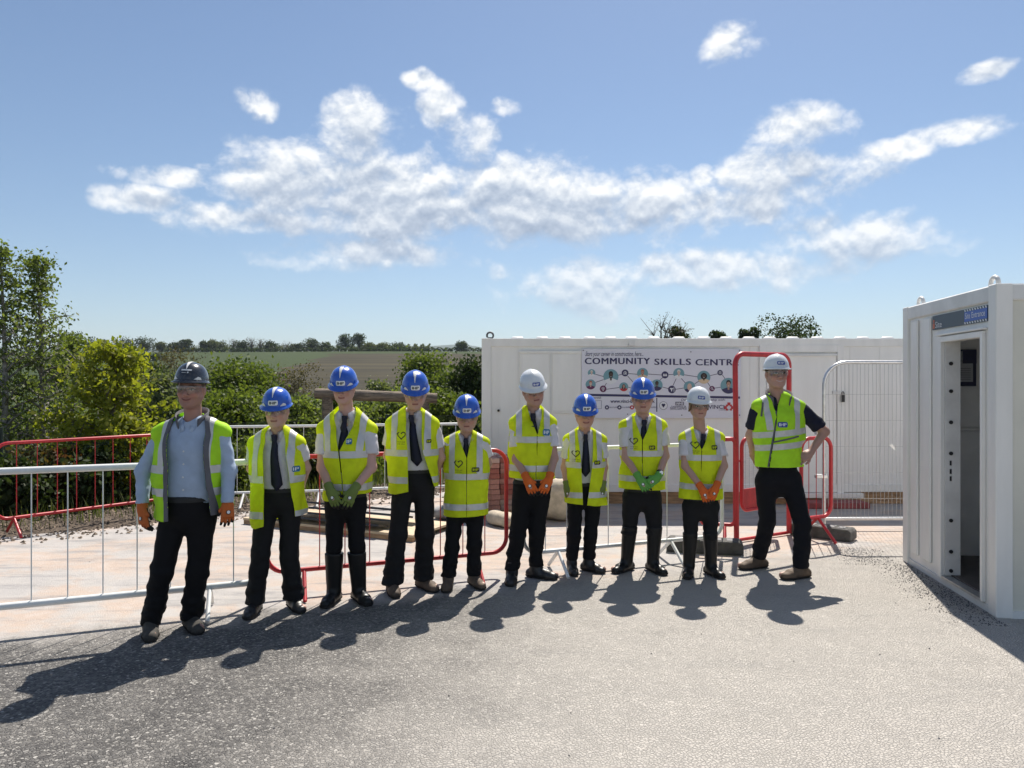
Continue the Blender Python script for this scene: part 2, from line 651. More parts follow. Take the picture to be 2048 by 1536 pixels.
# bark mulch bed between the pad and the planting
M_mulch = mat('bark_mulch', (.10, .075, .055), 0.95, bump=.02, bscale=45, var=.5, vscale=30)
xs = np.linspace(-11, 0.9, 60)
mv, mf = [], []
for x in xs:
    e = float(y_edge(x))
    for k, w in enumerate((-.12, .5, 1.2, 2.2)):
        yy = e + w
        mv.append((x, yy, max(float(terrain_z(np.array([x]), np.array([yy]))[0]), -.03 - .1 * max(0, w - 1)) + (.006 if k else -.01) + (0.02 * math.sin(x * 5 + k) + .02 if k else 0)))
for i in range(len(xs) - 1):
    for k in range(3):
        a = i * 4 + k
        mf.append((a, a + 4, a + 5, a + 1))
mulch = link_mesh('mulch_bed', mesh_np('mulch_bed', mv, mf), M_mulch)
tag(mulch, 'strip of brown bark mulch along the edge of the hard standing', 'mulch', kind='structure')
# loose chips on it, and loose chippings on the tarmac
def scatter_chips(name, pts, smin, smax, mats, label, cat):
    V, Fs = [], []
    for (x, y, z) in pts:
        s = random.uniform(smin, smax)
        a, b = random.uniform(0, 6.28), random.uniform(.4, 1)
        ca, sa = math.cos(a), math.sin(a)
        hgt = s * random.uniform(.25, .6)
        base = len(V)
        for (u, v, w) in ((-1, -b, 0), (1, -b * .7, 0), (.8, b, 0), (-.9, b * .8, 0), (random.uniform(-.4, .4), random.uniform(-.3, .3), 1)):
            V.append((x + (u * ca - v * sa) * s * .5, y + (u * sa + v * ca) * s * .5, z + w * hgt))
        Fs += [(base, base + 1, base + 4), (base + 1, base + 2, base + 4), (base + 2, base + 3, base + 4), (base + 3, base, base + 4)]
    o = link_mesh(name, mesh_np(name, V, Fs, False), mats)
    return tag(o, label, cat, kind='stuff')


M_chip = mat('bark_chip', (.16, .12, .085), 0.9, var=.5, vscale=6)
pts = []
for _ in range(6500):
    x = random.uniform(-9.5, 0.7)
    w = random.uniform(-.15, 1.5)
    if random.random() < .12:
        w = random.uniform(-.7, -.1)
    y = float(y_edge(x)) + w
    pts.append((x, y, (.004 if w < 0 else .03)))
scatter_chips('bark_chips', pts, .018, .05, M_chip, 'loose bark chips littering the mulch strip', 'bark chips')
M_grit = mat('loose_grit', (.12, .118, .12), 0.9, var=.5, vscale=9)
pts = []
for _ in range(2400):
    t = random.random()
    y = 5.2 + 2.5 * t
    x = 3.47 + (y - 5.4) * .138 - abs(random.gauss(0, .16)) - (.35 * random.random() if t > .7 else 0)
    pts.append((x, y, .002))
for _ in range(90):
    x, y = random.uniform(-4, 4), random.uniform(3.2, 8.5)
    pts.append((x, y, .002))
scatter_chips('loose_chippings', pts, .004, .012, M_grit, 'loose dark chippings by the foot of the entrance cabin', 'chippings')

# ------------------------------------------------------------------ vegetation
def quad_leaves(C, size, aspect=1.6, up=0.0):
    """one bent diamond leaf per centre; C (n,3), size (n,)"""
    n = len(C)
    d = RNG.normal(size=(n, 3))
    d[:, 2] += up
    d /= np.linalg.norm(d, axis=1)[:, None]
    e = RNG.normal(size=(n, 3))
    e -= d * (e * d).sum(1)[:, None]
    e /= np.linalg.norm(e, axis=1)[:, None]
    L = size[:, None]
    V = np.stack([C - d * L * .5 * aspect, C + e * L * .5, C + d * L * .5 * aspect, C - e * L * .5], 1).reshape(-1, 3)
    Fq = np.arange(4 * n).reshape(n, 4)
    return V, Fq


def branch_tree(h, trunk_r, crown_lo, crown_w, n_br, n_leaf, leaf, shape='oval', droop=0.0, lean=0.0, seed=1, sub=3, spread=.35):
    """returns (wood MB, leaf V, leaf F): trunk along z with limbs, leaves clustered along the twigs"""
    rnd = random.Random(seed)
    wood = MB()
    pts, rad = [], []
    ph = rnd.uniform(0, 6)
    for i in range(9):
        t = i / 8
        pts.append((lean * t * t * h + .03 * h * math.sin(ph + 3 * t) * t, .02 * h * math.cos(ph * 2 + 4 * t) * t, h * t * .97))
        rad.append(trunk_r * (1 - t) ** .8 + .006)
    wood.tube(pts, rad, 7)
    tips = []
    for b in range(n_br):
        t = crown_lo + (1 - crown_lo) * (b + rnd.random()) / n_br
        t = min(t, .97)
        i = min(int(t * 8), 7)
        f = t * 8 - i
        p0 = Vector(pts[i]).lerp(Vector(pts[i + 1]), f)
        s = (t - crown_lo) / (1 - crown_lo)
        if shape == 'oval':
            w = crown_w * max(.18, math.sqrt(max(0.0, 1 - (2 * s - .85) ** 2 * .8)))
        elif shape == 'cone':
            w = crown_w * (1.02 - s) ** 1.1 + .06 * crown_w
        else:
            w = crown_w * (.55 + .6 * math.sin(min(1, s + .25) * 2.6))
        w *= rnd.uniform(.55, 1.15)
        a = b * 2.4 + rnd.uniform(-.5, .5)
        rise = rnd.uniform(.15, .7) * w - droop * w
        p3 = p0 + Vector((math.cos(a) * w, math.sin(a) * w, rise))
        p1 = p0.lerp(p3, .35) + Vector((0, 0, .08 * w))
        p2 = p0.lerp(p3, .7) + Vector((rnd.uniform(-.1, .1) * w, rnd.uniform(-.1, .1) * w, .06 * w))
        r0 = trunk_r * (1 - t) ** .8 * .5 + .005
        wood.tube([p0, p1, p2, p3], [r0, r0 * .7, r0 * .45, .003], 5, caps=False)
        tips += [p0.lerp(p3, .45), p1.lerp(p2, .7), p2, p2.lerp(p3, .5), p3]
        for k in range(sub):
            q0 = p1.lerp(p3, rnd.uniform(0, .8))
            q1 = q0 + Vector((rnd.uniform(-1, 1), rnd.uniform(-1, 1), rnd.uniform(-.3, .9) - droop)) * w * .5
            wood.tube([q0, q0.lerp(q1, .5) + Vector((0, 0, .02 * w)), q1], [r0 * .4, r0 * .3, .002], 4, caps=False)
            tips += [q0.lerp(q1, .5), q0.lerp(q1, .8), q1]
    tips += [Vector(pts[-1]), Vector(pts[-2])] * 2
    T = np.array([tuple(t) for t in tips])
    idx = RNG.integers(0, len(T), n_leaf)
    C = T[idx] + RNG.normal(size=(n_leaf, 3)) * (crown_w * spread * .34) * np.array([1, 1, .8])
    V, Fq = quad_leaves(C, leaf * RNG.uniform(.6, 1.35, n_leaf))
    return wood, V, Fq


M_bark = mat('tree_bark', (.10, .085, .07), .9, bump=.01, bscale=30, var=.4)
M_birch = mat('birch_bark', (.24, .22, .20), .85, bump=.01, bscale=20, var=.6, vscale=10)
LEAF = {
    'birch': leaf_mat('birch_leaves', (.085, .115, .035), (.16, .19, .07), .45),
    'lime': leaf_mat('young_maple_leaves', (.13, .155, .02), (.26, .26, .04), .5),
    'mid': leaf_mat('broad_leaves', (.06, .088, .02), (.135, .165, .042), .42),
    'dark': leaf_mat('dark_leaves', (.022, .038, .014), (.05, .07, .024), .3),
    'grey': leaf_mat('willow_leaves', (.09, .11, .06), (.16, .18, .10), .38),
    'brown': leaf_mat('budding_twigs', (.075, .062, .035), (.11, .092, .05), .3),
    'red': leaf_mat('copper_leaves', (.09, .035, .02), (.07, .09, .03), .4),
    'oak': leaf_mat('hedgerow_leaves', (.025, .04, .014), (.06, .08, .028), .3),
    'oak_pale': leaf_mat('spring_leaves', (.07, .085, .035), (.12, .135, .06), .3),
    'grass': leaf_mat('long_grass', (.05, .07, .02), (.10, .11, .035), .35),
}


def plant(name, x, y, geo, leafkey, bark, label, cat, group=None, z=None, rz=0.0):
    wood, V, Fq = geo
    z = float(terrain_z(np.array([x]), np.array([y]))[0]) if z is None else z
    e = empty(name, (x, y, z - .03), rz)
    wood.build('trunk', bark, e)
    link_mesh('crown', mesh_np('crown', V, Fq, False), LEAF[leafkey], e)
    tag(e, label, cat, group)
    return e


def xat(px, d):
    return (px - 1024) * d / F_PX


NEAR = 'trees and shrubs planted behind the barriers'
# (px, depth, top_py, species, label)
def tree_px(name, px, d, top, crown_px, kind, leafkey, n_leaf, leaf, label, cat='tree', lo=.12, n_br=26, shape='oval', seed=1, bark=None, droop=0, lean=0.0, sub=3, spread=.35, group=NEAR):
    x = xat(px, d)
    z0 = float(terrain_z(np.array([x]), np.array([d]))[0])
    h = CAM_H + (770 - top) * d / F_PX - z0
    if shape != 'cone':
        h *= .92
    if d > 16:
        leaf, n_leaf = leaf * .66, int(n_leaf * 1.9)
    w = crown_px * .5 * d / F_PX
    g = branch_tree(h, max(.03, h * .014), lo, w, n_br, n_leaf, leaf, shape, droop, lean, seed, sub, spread)
    return plant(name, x, d, g, leafkey, bark or M_bark, label, cat, group)


tree_px('birch_tree', 8, 12.2, 470, 250, 0, 'birch', 4200, .042, 'tall slender birch cut by the edge of the picture, left of the other birch', lo=.10, n_br=56, shape='cone', seed=3, bark=M_birch, spread=.26, sub=5)
tree_px('birch_tree', 82, 12.8, 492, 270, 0, 'birch', 4800, .042, 'tall slender birch with a wispy pointed top, right of the other birch', lo=.08, n_br=60, shape='cone', seed=8, bark=M_birch, spread=.26, sub=5)
tree_px('birch_tree', 140, 14.5, 640, 130, 0, 'birch', 7500, .04, 'short birch standing between the tall birches and the yellow-green maple', lo=.06, n_br=30, shape='oval', seed=15, bark=M_birch, spread=.5)
tree_px('maple_sapling', 222, 11.6, 668, 235, 0, 'lime', 6000, .055, 'bright yellow-green young maple behind the red barrier', lo=.04, n_br=44, shape='oval', seed=6, spread=.26, sub=5)
tree_px('maple_sapling', 262, 10.9, 815, 110, 0, 'lime', 2200, .055, 'low yellow-green maple shoot beside the man in the pale blue shirt', lo=.10, n_br=16, shape='oval', seed=21, spread=.5)
tree_px('dark_tree', 283, 40, 712, 125, 0, 'dark', 7000, .22, 'dense dark tree directly behind the yellow-green maple', lo=.1, n_br=34, seed=11, spread=.6)
tree_px('willow_tree', 345, 30, 735, 150, 0, 'grey', 7500, .13, 'grey-green willow left of the dark helmet', lo=.05, n_br=34, seed=12, spread=.5)
tree_px('bare_tree', 352, 62, 690, 120, 0, 'brown', 1800, .16, 'brown half-bare tree above the grey-green willow', lo=.25, n_br=34, shape='fan', seed=13, sub=6, spread=.3)
tree_px('willow_tree', 432, 48, 716, 90, 0, 'grey', 5000, .18, 'pale upright willow just right of the dark helmet', lo=.05, n_br=26, seed=14, spread=.5)
tree_px('round_tree', 500, 36, 722, 185, 0, 'mid', 10000, .17, 'broad rounded green tree between the dark helmet and the first blue helmet', lo=.06, n_br=40, seed=16, spread=.55)
tree_px('bare_tree', 592, 58, 735, 110, 0, 'brown', 2600, .16, 'low brown half-bare tree below the ploughed field', lo=.12, n_br=30, shape='fan', seed=17, sub=5, spread=.35)
tree_px('green_shrub', 470, 19, 792, 190, 0, 'mid', 7000, .10, 'leafy green bush between the two leftmost people', 'shrub', lo=.02, n_br=34, seed=18, spread=.55)
tree_px('green_shrub', 590, 17, 800, 160, 0, 'birch', 6000, .085, 'loose green bush behind the white barrier, left of the log rail', 'shrub', lo=.02, n_br=34, seed=19, spread=.55)
tree_px('willow_tree', 752, 38, 752, 110, 0, 'grey', 5000, .16, 'silvery willow seen over the log rail between two blue helmets', lo=.05, n_br=26, seed=20, spread=.5)
tree_px('green_shrub', 668, 24, 772, 120, 0, 'mid', 4500, .12, 'green bush seen behind the left end of the log rail', 'shrub', lo=.02, n_br=26, seed=22, spread=.55)
tree_px('round_tree', 842, 44, 701, 150, 0, 'mid', 9000, .19, 'large round green tree rising into the ploughed field', lo=.06, n_br=40, seed=23, spread=.55)
tree_px('dark_tree', 948, 27, 722, 150, 0, 'dark', 9000, .14, 'dark tree against the end of the white cabin', lo=.04, n_br=40, seed=24, spread=.55)
tree_px('round_tree', 900, 33, 742, 120, 0, 'mid', 6500, .15, 'green tree between the large round tree and the dark one by the cabin', lo=.05, n_br=34, seed=25, spread=.55)
tree_px('green_shrub', 780, 19, 800, 150, 0, 'birch', 6000, .09, 'light green bush below the log rail', 'shrub', lo=.02, n_br=30, seed=26, spread=.55)
tree_px('green_shrub', 885, 18, 792, 150, 0, 'mid', 6000, .09, 'green bush behind the right end of the log rail', 'shrub', lo=.02, n_br=30, seed=27, spread=.55)
for i, (px, d, top, w, key, lab) in enumerate([
        (25, 9.7, 925, 150, 'dark', 'low dark shrub at the picture edge behind the red barrier'),
        (120, 10.4, 905, 150, 'red', 'low copper-tinged shrub below the birches'),
        (205, 10.6, 900, 140, 'dark', 'low dark shrub at the foot of the yellow-green maple'),
        (300, 11.3, 930, 110, 'birch', 'small green shrub behind the elbow of the man in pale blue'),
        (455, 12.4, 905, 120, 'mid', 'low shrub behind the white barrier beside the man in pale blue'),
        (640, 13.6, 890, 120, 'grass', 'tuft of tall pale grass below the log rail'),
        (560, 13.2, 900, 110, 'grass', 'tuft of tall grass behind the first blue helmet boy')]):
    tree_px('low_shrub', px, d, top, w, 0, key, 3000, .055, lab, 'shrub', lo=.02, n_br=24, seed=40 + i, spread=.6)

# the ridge beyond the ploughed field
ORD = ['first', 'second', 'third', 'fourth', 'fifth', 'sixth', 'seventh', 'eighth', 'ninth', 'tenth', 'eleventh', 'twelfth', 'thirteenth', 'fourteenth', 'fifteenth', 'sixteenth',
       'seventeenth', 'eighteenth', 'nineteenth', 'twentieth', 'twenty-first', 'twenty-second', 'twenty-third', 'twenty-fourth', 'twenty-fifth', 'twenty-sixth', 'twenty-seventh', 'twenty-eighth']
RIDGE = [(140, 666, 46, 'oak'), (181, 678, 32, 'oak'), (207, 680, 30, 'oak'), (250, 682, 44, 'oak'), (292, 681, 44, 'oak'), (322, 689, 26, 'oak_pale'), (350, 688, 28, 'oak'), (374, 683, 30, 'oak'),
         (409, 687, 28, 'oak'), (434, 683, 34, 'oak_pale'), (467, 681, 26, 'bare'), (486, 687, 30, 'oak'), (503, 676, 24, 'bare'), (520, 678, 24, 'bare'), (542, 688, 34, 'oak'), (573, 685, 24, 'bare'),
         (597, 690, 28, 'oak'), (622, 683, 36, 'oak'), (652, 690, 30, 'oak'), (690, 673, 36, 'oak'), (717, 671, 32, 'oak'), (735, 690, 30, 'oak_pale'), (764, 695, 30, 'oak_pale'), (795, 694, 44, 'oak'), (924, 686, 28, 'oak')]


def blob_tree(h, w, n, leaf, seed, trunk=.25, bare=False):
    rnd = random.Random(seed)
    wood = MB()
    wood.tube([(0, 0, 0), (.05 * w, 0, h * trunk), (0, .05 * w, h * .7)], [h * .035, h * .028, h * .008], 6)
    lobes = []
    for k in range(14 if not bare else 20):
        a, rr = rnd.uniform(0, 6.28), rnd.uniform(.1, .68)
        zc = h * rnd.uniform(trunk + .15, .86)
        s = math.sqrt(max(.1, 1 - ((zc / h - .58) / .46) ** 2))
        c = Vector((math.cos(a) * rr * w * .5 * s * 1.15, math.sin(a) * rr * w * .5 * s, zc))
        wood.tube([(0, 0, h * rnd.uniform(trunk * .8, .5)), c * .6 + Vector((0, 0, c.z * .3)), c], [h * .014, h * .009, h * .004], 4, caps=False)
        lobes.append((c, w * rnd.uniform(.16, .26)))
        for _ in range(9 if bare else 0):
            q = c + Vector((rnd.gauss(0, 1), rnd.gauss(0, 1), rnd.gauss(.6, .8))) * w * .12
            wood.tube([c * .8 + Vector((0, 0, c.z * .16)), c.lerp(q, .5), q], [h * .004, h * .003, h * .0015], 3, caps=False)
    cs = []
    for k in range(n):
        c, r = lobes[rnd.randrange(len(lobes))]
        v = Vector((rnd.gauss(0, 1), rnd.gauss(0, 1), rnd.gauss(0, 1))).normalized() * r * rnd.uniform(.55, 1.1)
        cs.append(tuple(c + v * (1 if not bare else 1.2)))
    V, Fq = quad_leaves(np.array(cs), leaf * RNG.uniform(.6, 1.4, n), 1.2)
    return wood, V, Fq


for i, (px, top, wpx, key) in enumerate(RIDGE):
    d = 455.0 if px != 924 else 445.0
    if px < 240:
        d = 330.0
    x = xat(px, d)
    z0 = float(terrain_z(np.array([x]), np.array([d]))[0])
    h = max(4.5, (CAM_H + (770 - top) * d / F_PX - z0) * 1.04)
    w = wpx * d / F_PX * 1.15
    bare = key == 'bare'
    geo = blob_tree(h, w, 260 if bare else 1500, (.35 if bare else .62) * d / 455, 100 + i, .3 if px in (690, 717, 924) else .12, bare)
    if px == 924:
        lab = 'lone small tree on the skyline beside the white cabin'
    elif px == 690:
        lab = 'tall spreading tree on the skyline, left one of the pair with clear trunks'
    elif px == 717:
        lab = 'tall spreading tree on the skyline, right one of the pair with clear trunks'
    else:
        lab = ('bare pale tree' if bare else 'pale green tree' if key == 'oak_pale' else 'dark round tree') + ' on the far ridge, ' + ORD[i] + ' ridge tree from the left'
    plant('ridge_tree', x, d, geo, 'brown' if bare else key, M_bark, lab, 'tree', 'trees along the far ridge', z0)

# hedges along the ridge and field edge
def hedge(name, pts, hh, ww, n, leaf, key, label):
    cs = []
    for _ in range(n):
        t = random.random() * (len(pts) - 1)
        i = int(t)
        f = t - i
        x = pts[i][0] * (1 - f) + pts[i + 1][0] * f
        y = pts[i][1] * (1 - f) + pts[i + 1][1] * f
        u = random.gauss(0, .4) * ww
        cs.append((x + random.gauss(0, .3), y + u, float(terrain_z(np.array([x]), np.array([y]))[0]) + hh * random.random() ** .7 * (.7 + .5 * math.sin(x * .7) ** 2)))
    V, Fq = quad_leaves(np.array(cs), leaf * RNG.uniform(.6, 1.4, n), 1.2)
    o = link_mesh(name, mesh_np(name, V, Fq, False), LEAF[key])
    return tag(o, label, 'hedge')


hedge('hedgerow', [(xat(330, 438), 438), (xat(640, 440), 440), (xat(990, 442), 442)], 2.2, 2.0, 5000, .75, 'oak', 'long dark hedge along the top of the ploughed field')
hedge('hedgerow', [(xat(60, 300), 300), (xat(330, 330), 330)], 3.0, 2.5, 2500, .7, 'oak', 'hedge across the green slope at the left below the ridge trees')
hedge('hedgerow', [(xat(330, 470), 470), (xat(700, 475), 475), (xat(860, 470), 470)], 4.6, 4.0, 5200, .9, 'oak_pale', 'pale scrubby hedge behind the ridge trees')
# scrub filling the valley below the field: nobody could count it
n = 60000
cs = np.zeros((n, 3))
yy = 15 + 105 * RNG.random(n) ** 1.3
pxs = RNG.uniform(-80, 1010, n)
xx = (pxs - 1024) * yy / F_PX
zz = terrain_z(xx, yy)
clump = vnoise(np.stack([xx / 3.5, yy / 3.5, 0 * xx], -1), 9)
hh = (.5 + 3.4 * np.clip(clump - .35, 0, 1) * np.clip(yy / 40, .35, 1.3))
cs[:, 0], cs[:, 1], cs[:, 2] = xx, yy, zz + hh * RNG.random(n) ** .6
V, Fq = quad_leaves(cs, (.045 + yy * .0019) * RNG.uniform(.6, 1.4, n))
tag(link_mesh('undergrowth', mesh_np('undergrowth', V, Fq, False), LEAF['mid']), 'tangle of low green scrub filling the valley', 'undergrowth', kind='stuff')
# rough grass and weeds on the bank behind the mulch
n = 4200
xx = RNG.uniform(-11, 1.0, n)
yy = y_edge(xx) + .55 + RNG.random(n) ** 1.2 * 4.5
zz = terrain_z(xx, yy)
ln = RNG.uniform(.08, .34, n)
a = RNG.uniform(0, 6.28, n)
bend = RNG.uniform(.05, .5, n) * ln
P0 = np.stack([xx, yy, zz], -1)
wv = np.stack([np.cos(a + 1.57), np.sin(a + 1.57), 0 * a], -1) * .007
tip = P0 + np.stack([np.cos(a) * bend, np.sin(a) * bend, ln], -1)
mid = (P0 + tip) / 2 + np.stack([0 * a, 0 * a, ln * .12], -1)
V = np.stack([P0 - wv, P0 + wv, mid + wv * .8, mid - wv * .8, tip], 1).reshape(-1, 3)
b0 = np.arange(n)[:, None] * 5
tri = np.concatenate([b0 + np.array([[0, 1, 2]]), b0 + np.array([[0, 2, 3]]), b0 + np.array([[3, 2, 4]])], 0)
tag(link_mesh('long_grass', mesh_np('long_grass', V, tri, False), LEAF['grass']), 'rough long grass on the bank behind the barriers', 'grass', kind='stuff')

# trees behind the white cabin
for i, (px, top, wpx, key, lab) in enumerate([
        (1322, 628, 110, 'bare', 'pale bare tree peeping over the white cabin roof'), (1368, 644, 60, 'dark', 'small dark tree right of the bare one over the cabin roof'),
        (1433, 655, 54, 'dark', 'low dark tree over the middle of the cabin roof'), (1490, 645, 46, 'dark', 'small dark conifer over the cabin roof'),
        (1580, 641, 120, 'dark', 'broad dark pine over the cabin roof, the largest of those behind the cabin')]):
    d = 62.0
    x = xat(px, d)
    z0 = 0.0
    h = (CAM_H + (770 - top) * d / F_PX) * 1.05
    bare = key == 'bare'
    geo = blob_tree(h, wpx * d / F_PX * 1.1, 700 if bare else 5200, .09 if bare else .15, 200 + i, .2, bare)
    plant('tree_behind_cabin', x, d, geo, 'brown' if bare else key, M_bark, lab, 'tree', 'trees behind the white cabin', z0)

# ------------------------------------------------------------------ log rail
M_log = mat('weathered_log', (.20, .155, .115), .85, bump=.012, bscale=14, var=.45, vscale=5, stretch=(1, 6, 6))
d = 12.6
lr = empty('log_rail', (xat(752, d), d, float(terrain_z(np.array([xat(752, d)]), np.array([d]))[0])))
hz = CAM_H - (794 - 770) * d / F_PX - lr.location.z
half = 122 * d / F_PX
pl = [(-half + 2 * half * i / 8, .02 * math.sin(i * 1.7), hz + .04 - .08 * i / 8) for i in range(9)]
MB().tube(pl, [.088, .094, .093, .095, .092, .09, .093, .09, .086], 14).build('rail', M_log, lr)
for sx in (-.8, .78):
    MB().tube([(sx * half, 0, -.3), (sx * half + .01, .01, hz * .5), (sx * half, 0, hz - .03)], [.10, .095, .09], 12).build('post', M_log, lr)
tag(lr, 'weathered round timber log rail on two posts behind the row of people', 'log rail')

# dark mesh fence behind the planting
M_green = mat('green_fence_steel', (.015, .03, .02), .5)
A, Bp = Vector((-7.5, 11.0, 0)), Vector((1.2, 15.6, 0))
fe = empty('mesh_fence', (A.x, A.y, 0), math.atan2(Bp.y - A.y, Bp.x - A.x))
L = (Bp - A).length
wires = MB()
nseg = 5
fz = [float(terrain_z(np.array([A.x + (Bp.x - A.x) * i / nseg]), np.array([A.y + (Bp.y - A.y) * i / nseg]))[0]) for i in range(nseg + 1)]
for i in range(nseg + 1):
    MB().box((L * i / nseg - .03, -.03, fz[i] - .2), (L * i / nseg + .03, .03, fz[i] + 1.25)).build('post', M_green, fe)
for i in range(nseg):
    for k in range(7):
        wires.tube([(L * i / nseg, -.04, fz[i] + .05 + k * .19), (L * (i + 1) / nseg, -.04, fz[i + 1] + .05 + k * .19)], .003, 4, caps=False)
    for k in range(36):
        u = i + k / 36
        zz = fz[i] * (1 - k / 36) + fz[i + 1] * k / 36
        wires.tube([(L * u / nseg, -.035, zz + .02), (L * u / nseg, -.035, zz + 1.2)], .002, 4, caps=False)
o = wires.build('mesh', M_green, fe)
o['kind'] = 'stuff'
tag(fe, 'dark green wire mesh fence with square posts in front of the planting', 'fence')

# ------------------------------------------------------------------ white site cabin with banner
M_white = mat('white_cabin_paint', (.82, .805, .775), .42, var=.055, vscale=3.0, bump=.0012, bscale=5, stretch=(1, 1, .18), detail=8.0)
M_white2 = mat('white_trim_paint', (.80, .785, .755), .4, var=.06, vscale=4.0, stretch=(1, 1, .2), detail=8.0)
M_dirtw = mat('scuffed_white_paint', (.72, .715, .70), .5, var=.10, vscale=3.0)
M_ply = mat('plywood', (.36, .22, .12), .75, var=.35, vscale=4, stretch=(1, 8, 8), bump=.002, bscale=20)
M_black = mat('black_plastic', (.02, .02, .022), .5)
M_steel = mat('galvanised_steel', (.55, .56, .57), .35, metal=.85, var=.12, vscale=20)
M_dgrey = mat('dark_grey', (.10, .10, .11), .6)
CY = 10.5
CX0, CX1 = xat(966, CY), 9.3
CZ0, CZ1 = .20, CAM_H + (770 - 679) * CY / F_PX
cab = empty('site_cabin', (0, CY, 0))
tag(cab, 'long white steel site cabin carrying the skills centre banner', 'cabin')
w = MB()
w.box((CX0, 0, CZ0), (CX1, 3.0, CZ1 - .06))
w.build('wall', M_white, cab)
MB().box((CX0 - .015, -.02, CZ1 - .115), (CX1, 3.02, CZ1)).build('roof_rail', M_white2, cab, bevel=.006)
MB().box((CX0 - .015, -.02, CZ0 - .03), (CX1, 3.02, CZ0 + .08)).build('base_rail', M_white2, cab, bevel=.006)
for x in (CX0 - .018, CX1 - .12):
    MB().box((x, -.024, CZ0 - .032), (x + .13, .12, CZ1 + .003)).build('corner_post', M_white2, cab, bevel=.006)
MB().box((CX0 + .05, .03, 0.0), (CX1 - .05, .055, CZ0 - .03)).build('plywood_skirt', M_ply, cab)


def cx_(px):
    return xat(px, CY)


def cz_(py):
    return CAM_H - (py - 770) * CY / F_PX


for px in (997, 1036, 1205, 1500, 1515, 1700, 1760, 1850, 1960):
    MB().box((cx_(px) - .008, -.006, CZ0 + .08), (cx_(px) + .008, .01, CZ1 - .115)).build('panel_seam', M_white2, cab)
# shuttered window
sh = MB().box((cx_(1040), -.022, cz_(829)), (cx_(1166), .01, cz_(706))).build('window_shutter', M_white2, cab, bevel=.004)
MB().box((cx_(1100), -.030, cz_(827)), (cx_(1103), -.02, cz_(708))).build('shutter_joint', M_dirtw, sh)
MB().box((cx_(1038), -.036, cz_(708)), (cx_(1168), -.018, cz_(704))).build('shutter_head', M_white2, sh)
MB().box((cx_(1045), -.030, cz_(823)), (cx_(1099), -.021, cz_(711))).build('shutter_leaf', M_white, sh)
MB().box((cx_(1105), -.030, cz_(823)), (cx_(1161), -.021, cz_(711))).build('shutter_leaf', M_white, sh)
# door
fr = MB()
x0, x1, z0, z1 = cx_(1518), cx_(1686), cz_(992), cz_(692)
fr.box((x0, -.03, z0), (x0 + .09, .0, z1)).box((x1 - .09, -.03, z0), (x1, .0, z1)).box((x0 + .09, -.03, z1 - .1), (x1 - .09, .0, z1)).box((x0 - .03, -.09, z0 - .03), (x1 + .25, -.001, z0 + .035))
dr = fr.build('door_frame', M_white2, cab, bevel=.004)
MB().box((x0 + .10, -.018, z0 + .04), (x1 - .10, .0, z1 - .12)).build('door_leaf', M_white, dr, bevel=.004)
MB().box((x0 + .10, -.05, z1 - .155), (x1 - .10, -.018, z1 - .125)).build('drip_bar', M_dirtw, dr)
MB().box((x1 - .16, -.045, cz_(790)), (x1 + .06, -.018, cz_(784))).build('hasp', M_dirtw, dr)
MB().box((x1 - .05, -.07, cz_(806)), (x1 - .0, -.046, cz_(792))).tube([(x1 - .04, -.055, cz_(793)), (x1 - .04, -.055, cz_(787)), (x1 - .025, -.055, cz_(785)), (x1 - .01, -.055, cz_(787)), (x1 - .01, -.055, cz_(793))], .005, 6).build('padlock', M_black, dr)
for k in range(3):
    zz = z0 + .25 + k * .75
    MB().box((x0 + .07, -.045, zz), (x0 + .11, -.018, zz + .12)).build('hinge', M_white2, dr)
v = MB()
for k in range(3):
    v.box((cx_(1255), -.02, cz_(697 - 3 * k) - .008), (cx_(1267), .0, cz_(697 - 3 * k)))
v.build('vent', M_white2, cab)
MB().box((cx_(1257), -.03, CZ1 - .10), (cx_(1269), -.018, CZ1 - .02)).build('junction_box', M_dirtw, cab)
for (px, py) in ((997, 823), (1210, 830)):
    MB().tube([(cx_(px), -.03, cz_(py)), (cx_(px), .01, cz_(py))], .018, 10).build('drain_cap', M_black, cab)
lug = MB()
ring = [(cx_(980) + .045 * math.cos(a), .06, CZ1 + .045 + .045 * math.sin(a)) for a in np.linspace(-.6, math.pi + .6, 12)]
lug.tube(ring, .014, 6)
lug.box((cx_(975), .03, CZ1 - .01), (cx_(986), .09, CZ1 + .02))
lug.build('lifting_lug', M_dgrey, cab)
rx = 1035
while rx < 1790:
    MB().tube([(cx_(rx) - .09, .12, CZ1 - .005), (cx_(rx) - .07, .12, CZ1 - .012), (cx_(rx) + .07, .12, CZ1 - .012), (cx_(rx) + .09, .12, CZ1 - .005)], [.03, .045, .045, .03], 8).build('roof_cap', M_dirtw, cab)
    rx += random.choice((42, 46, 50))
MB().box((cx_(1588), -.42, .0), (cx_(1712), -.12, .08)).build('door_step', mat('red_step', (.26, .06, .06), .7, var=.2), cab, bevel=.01)

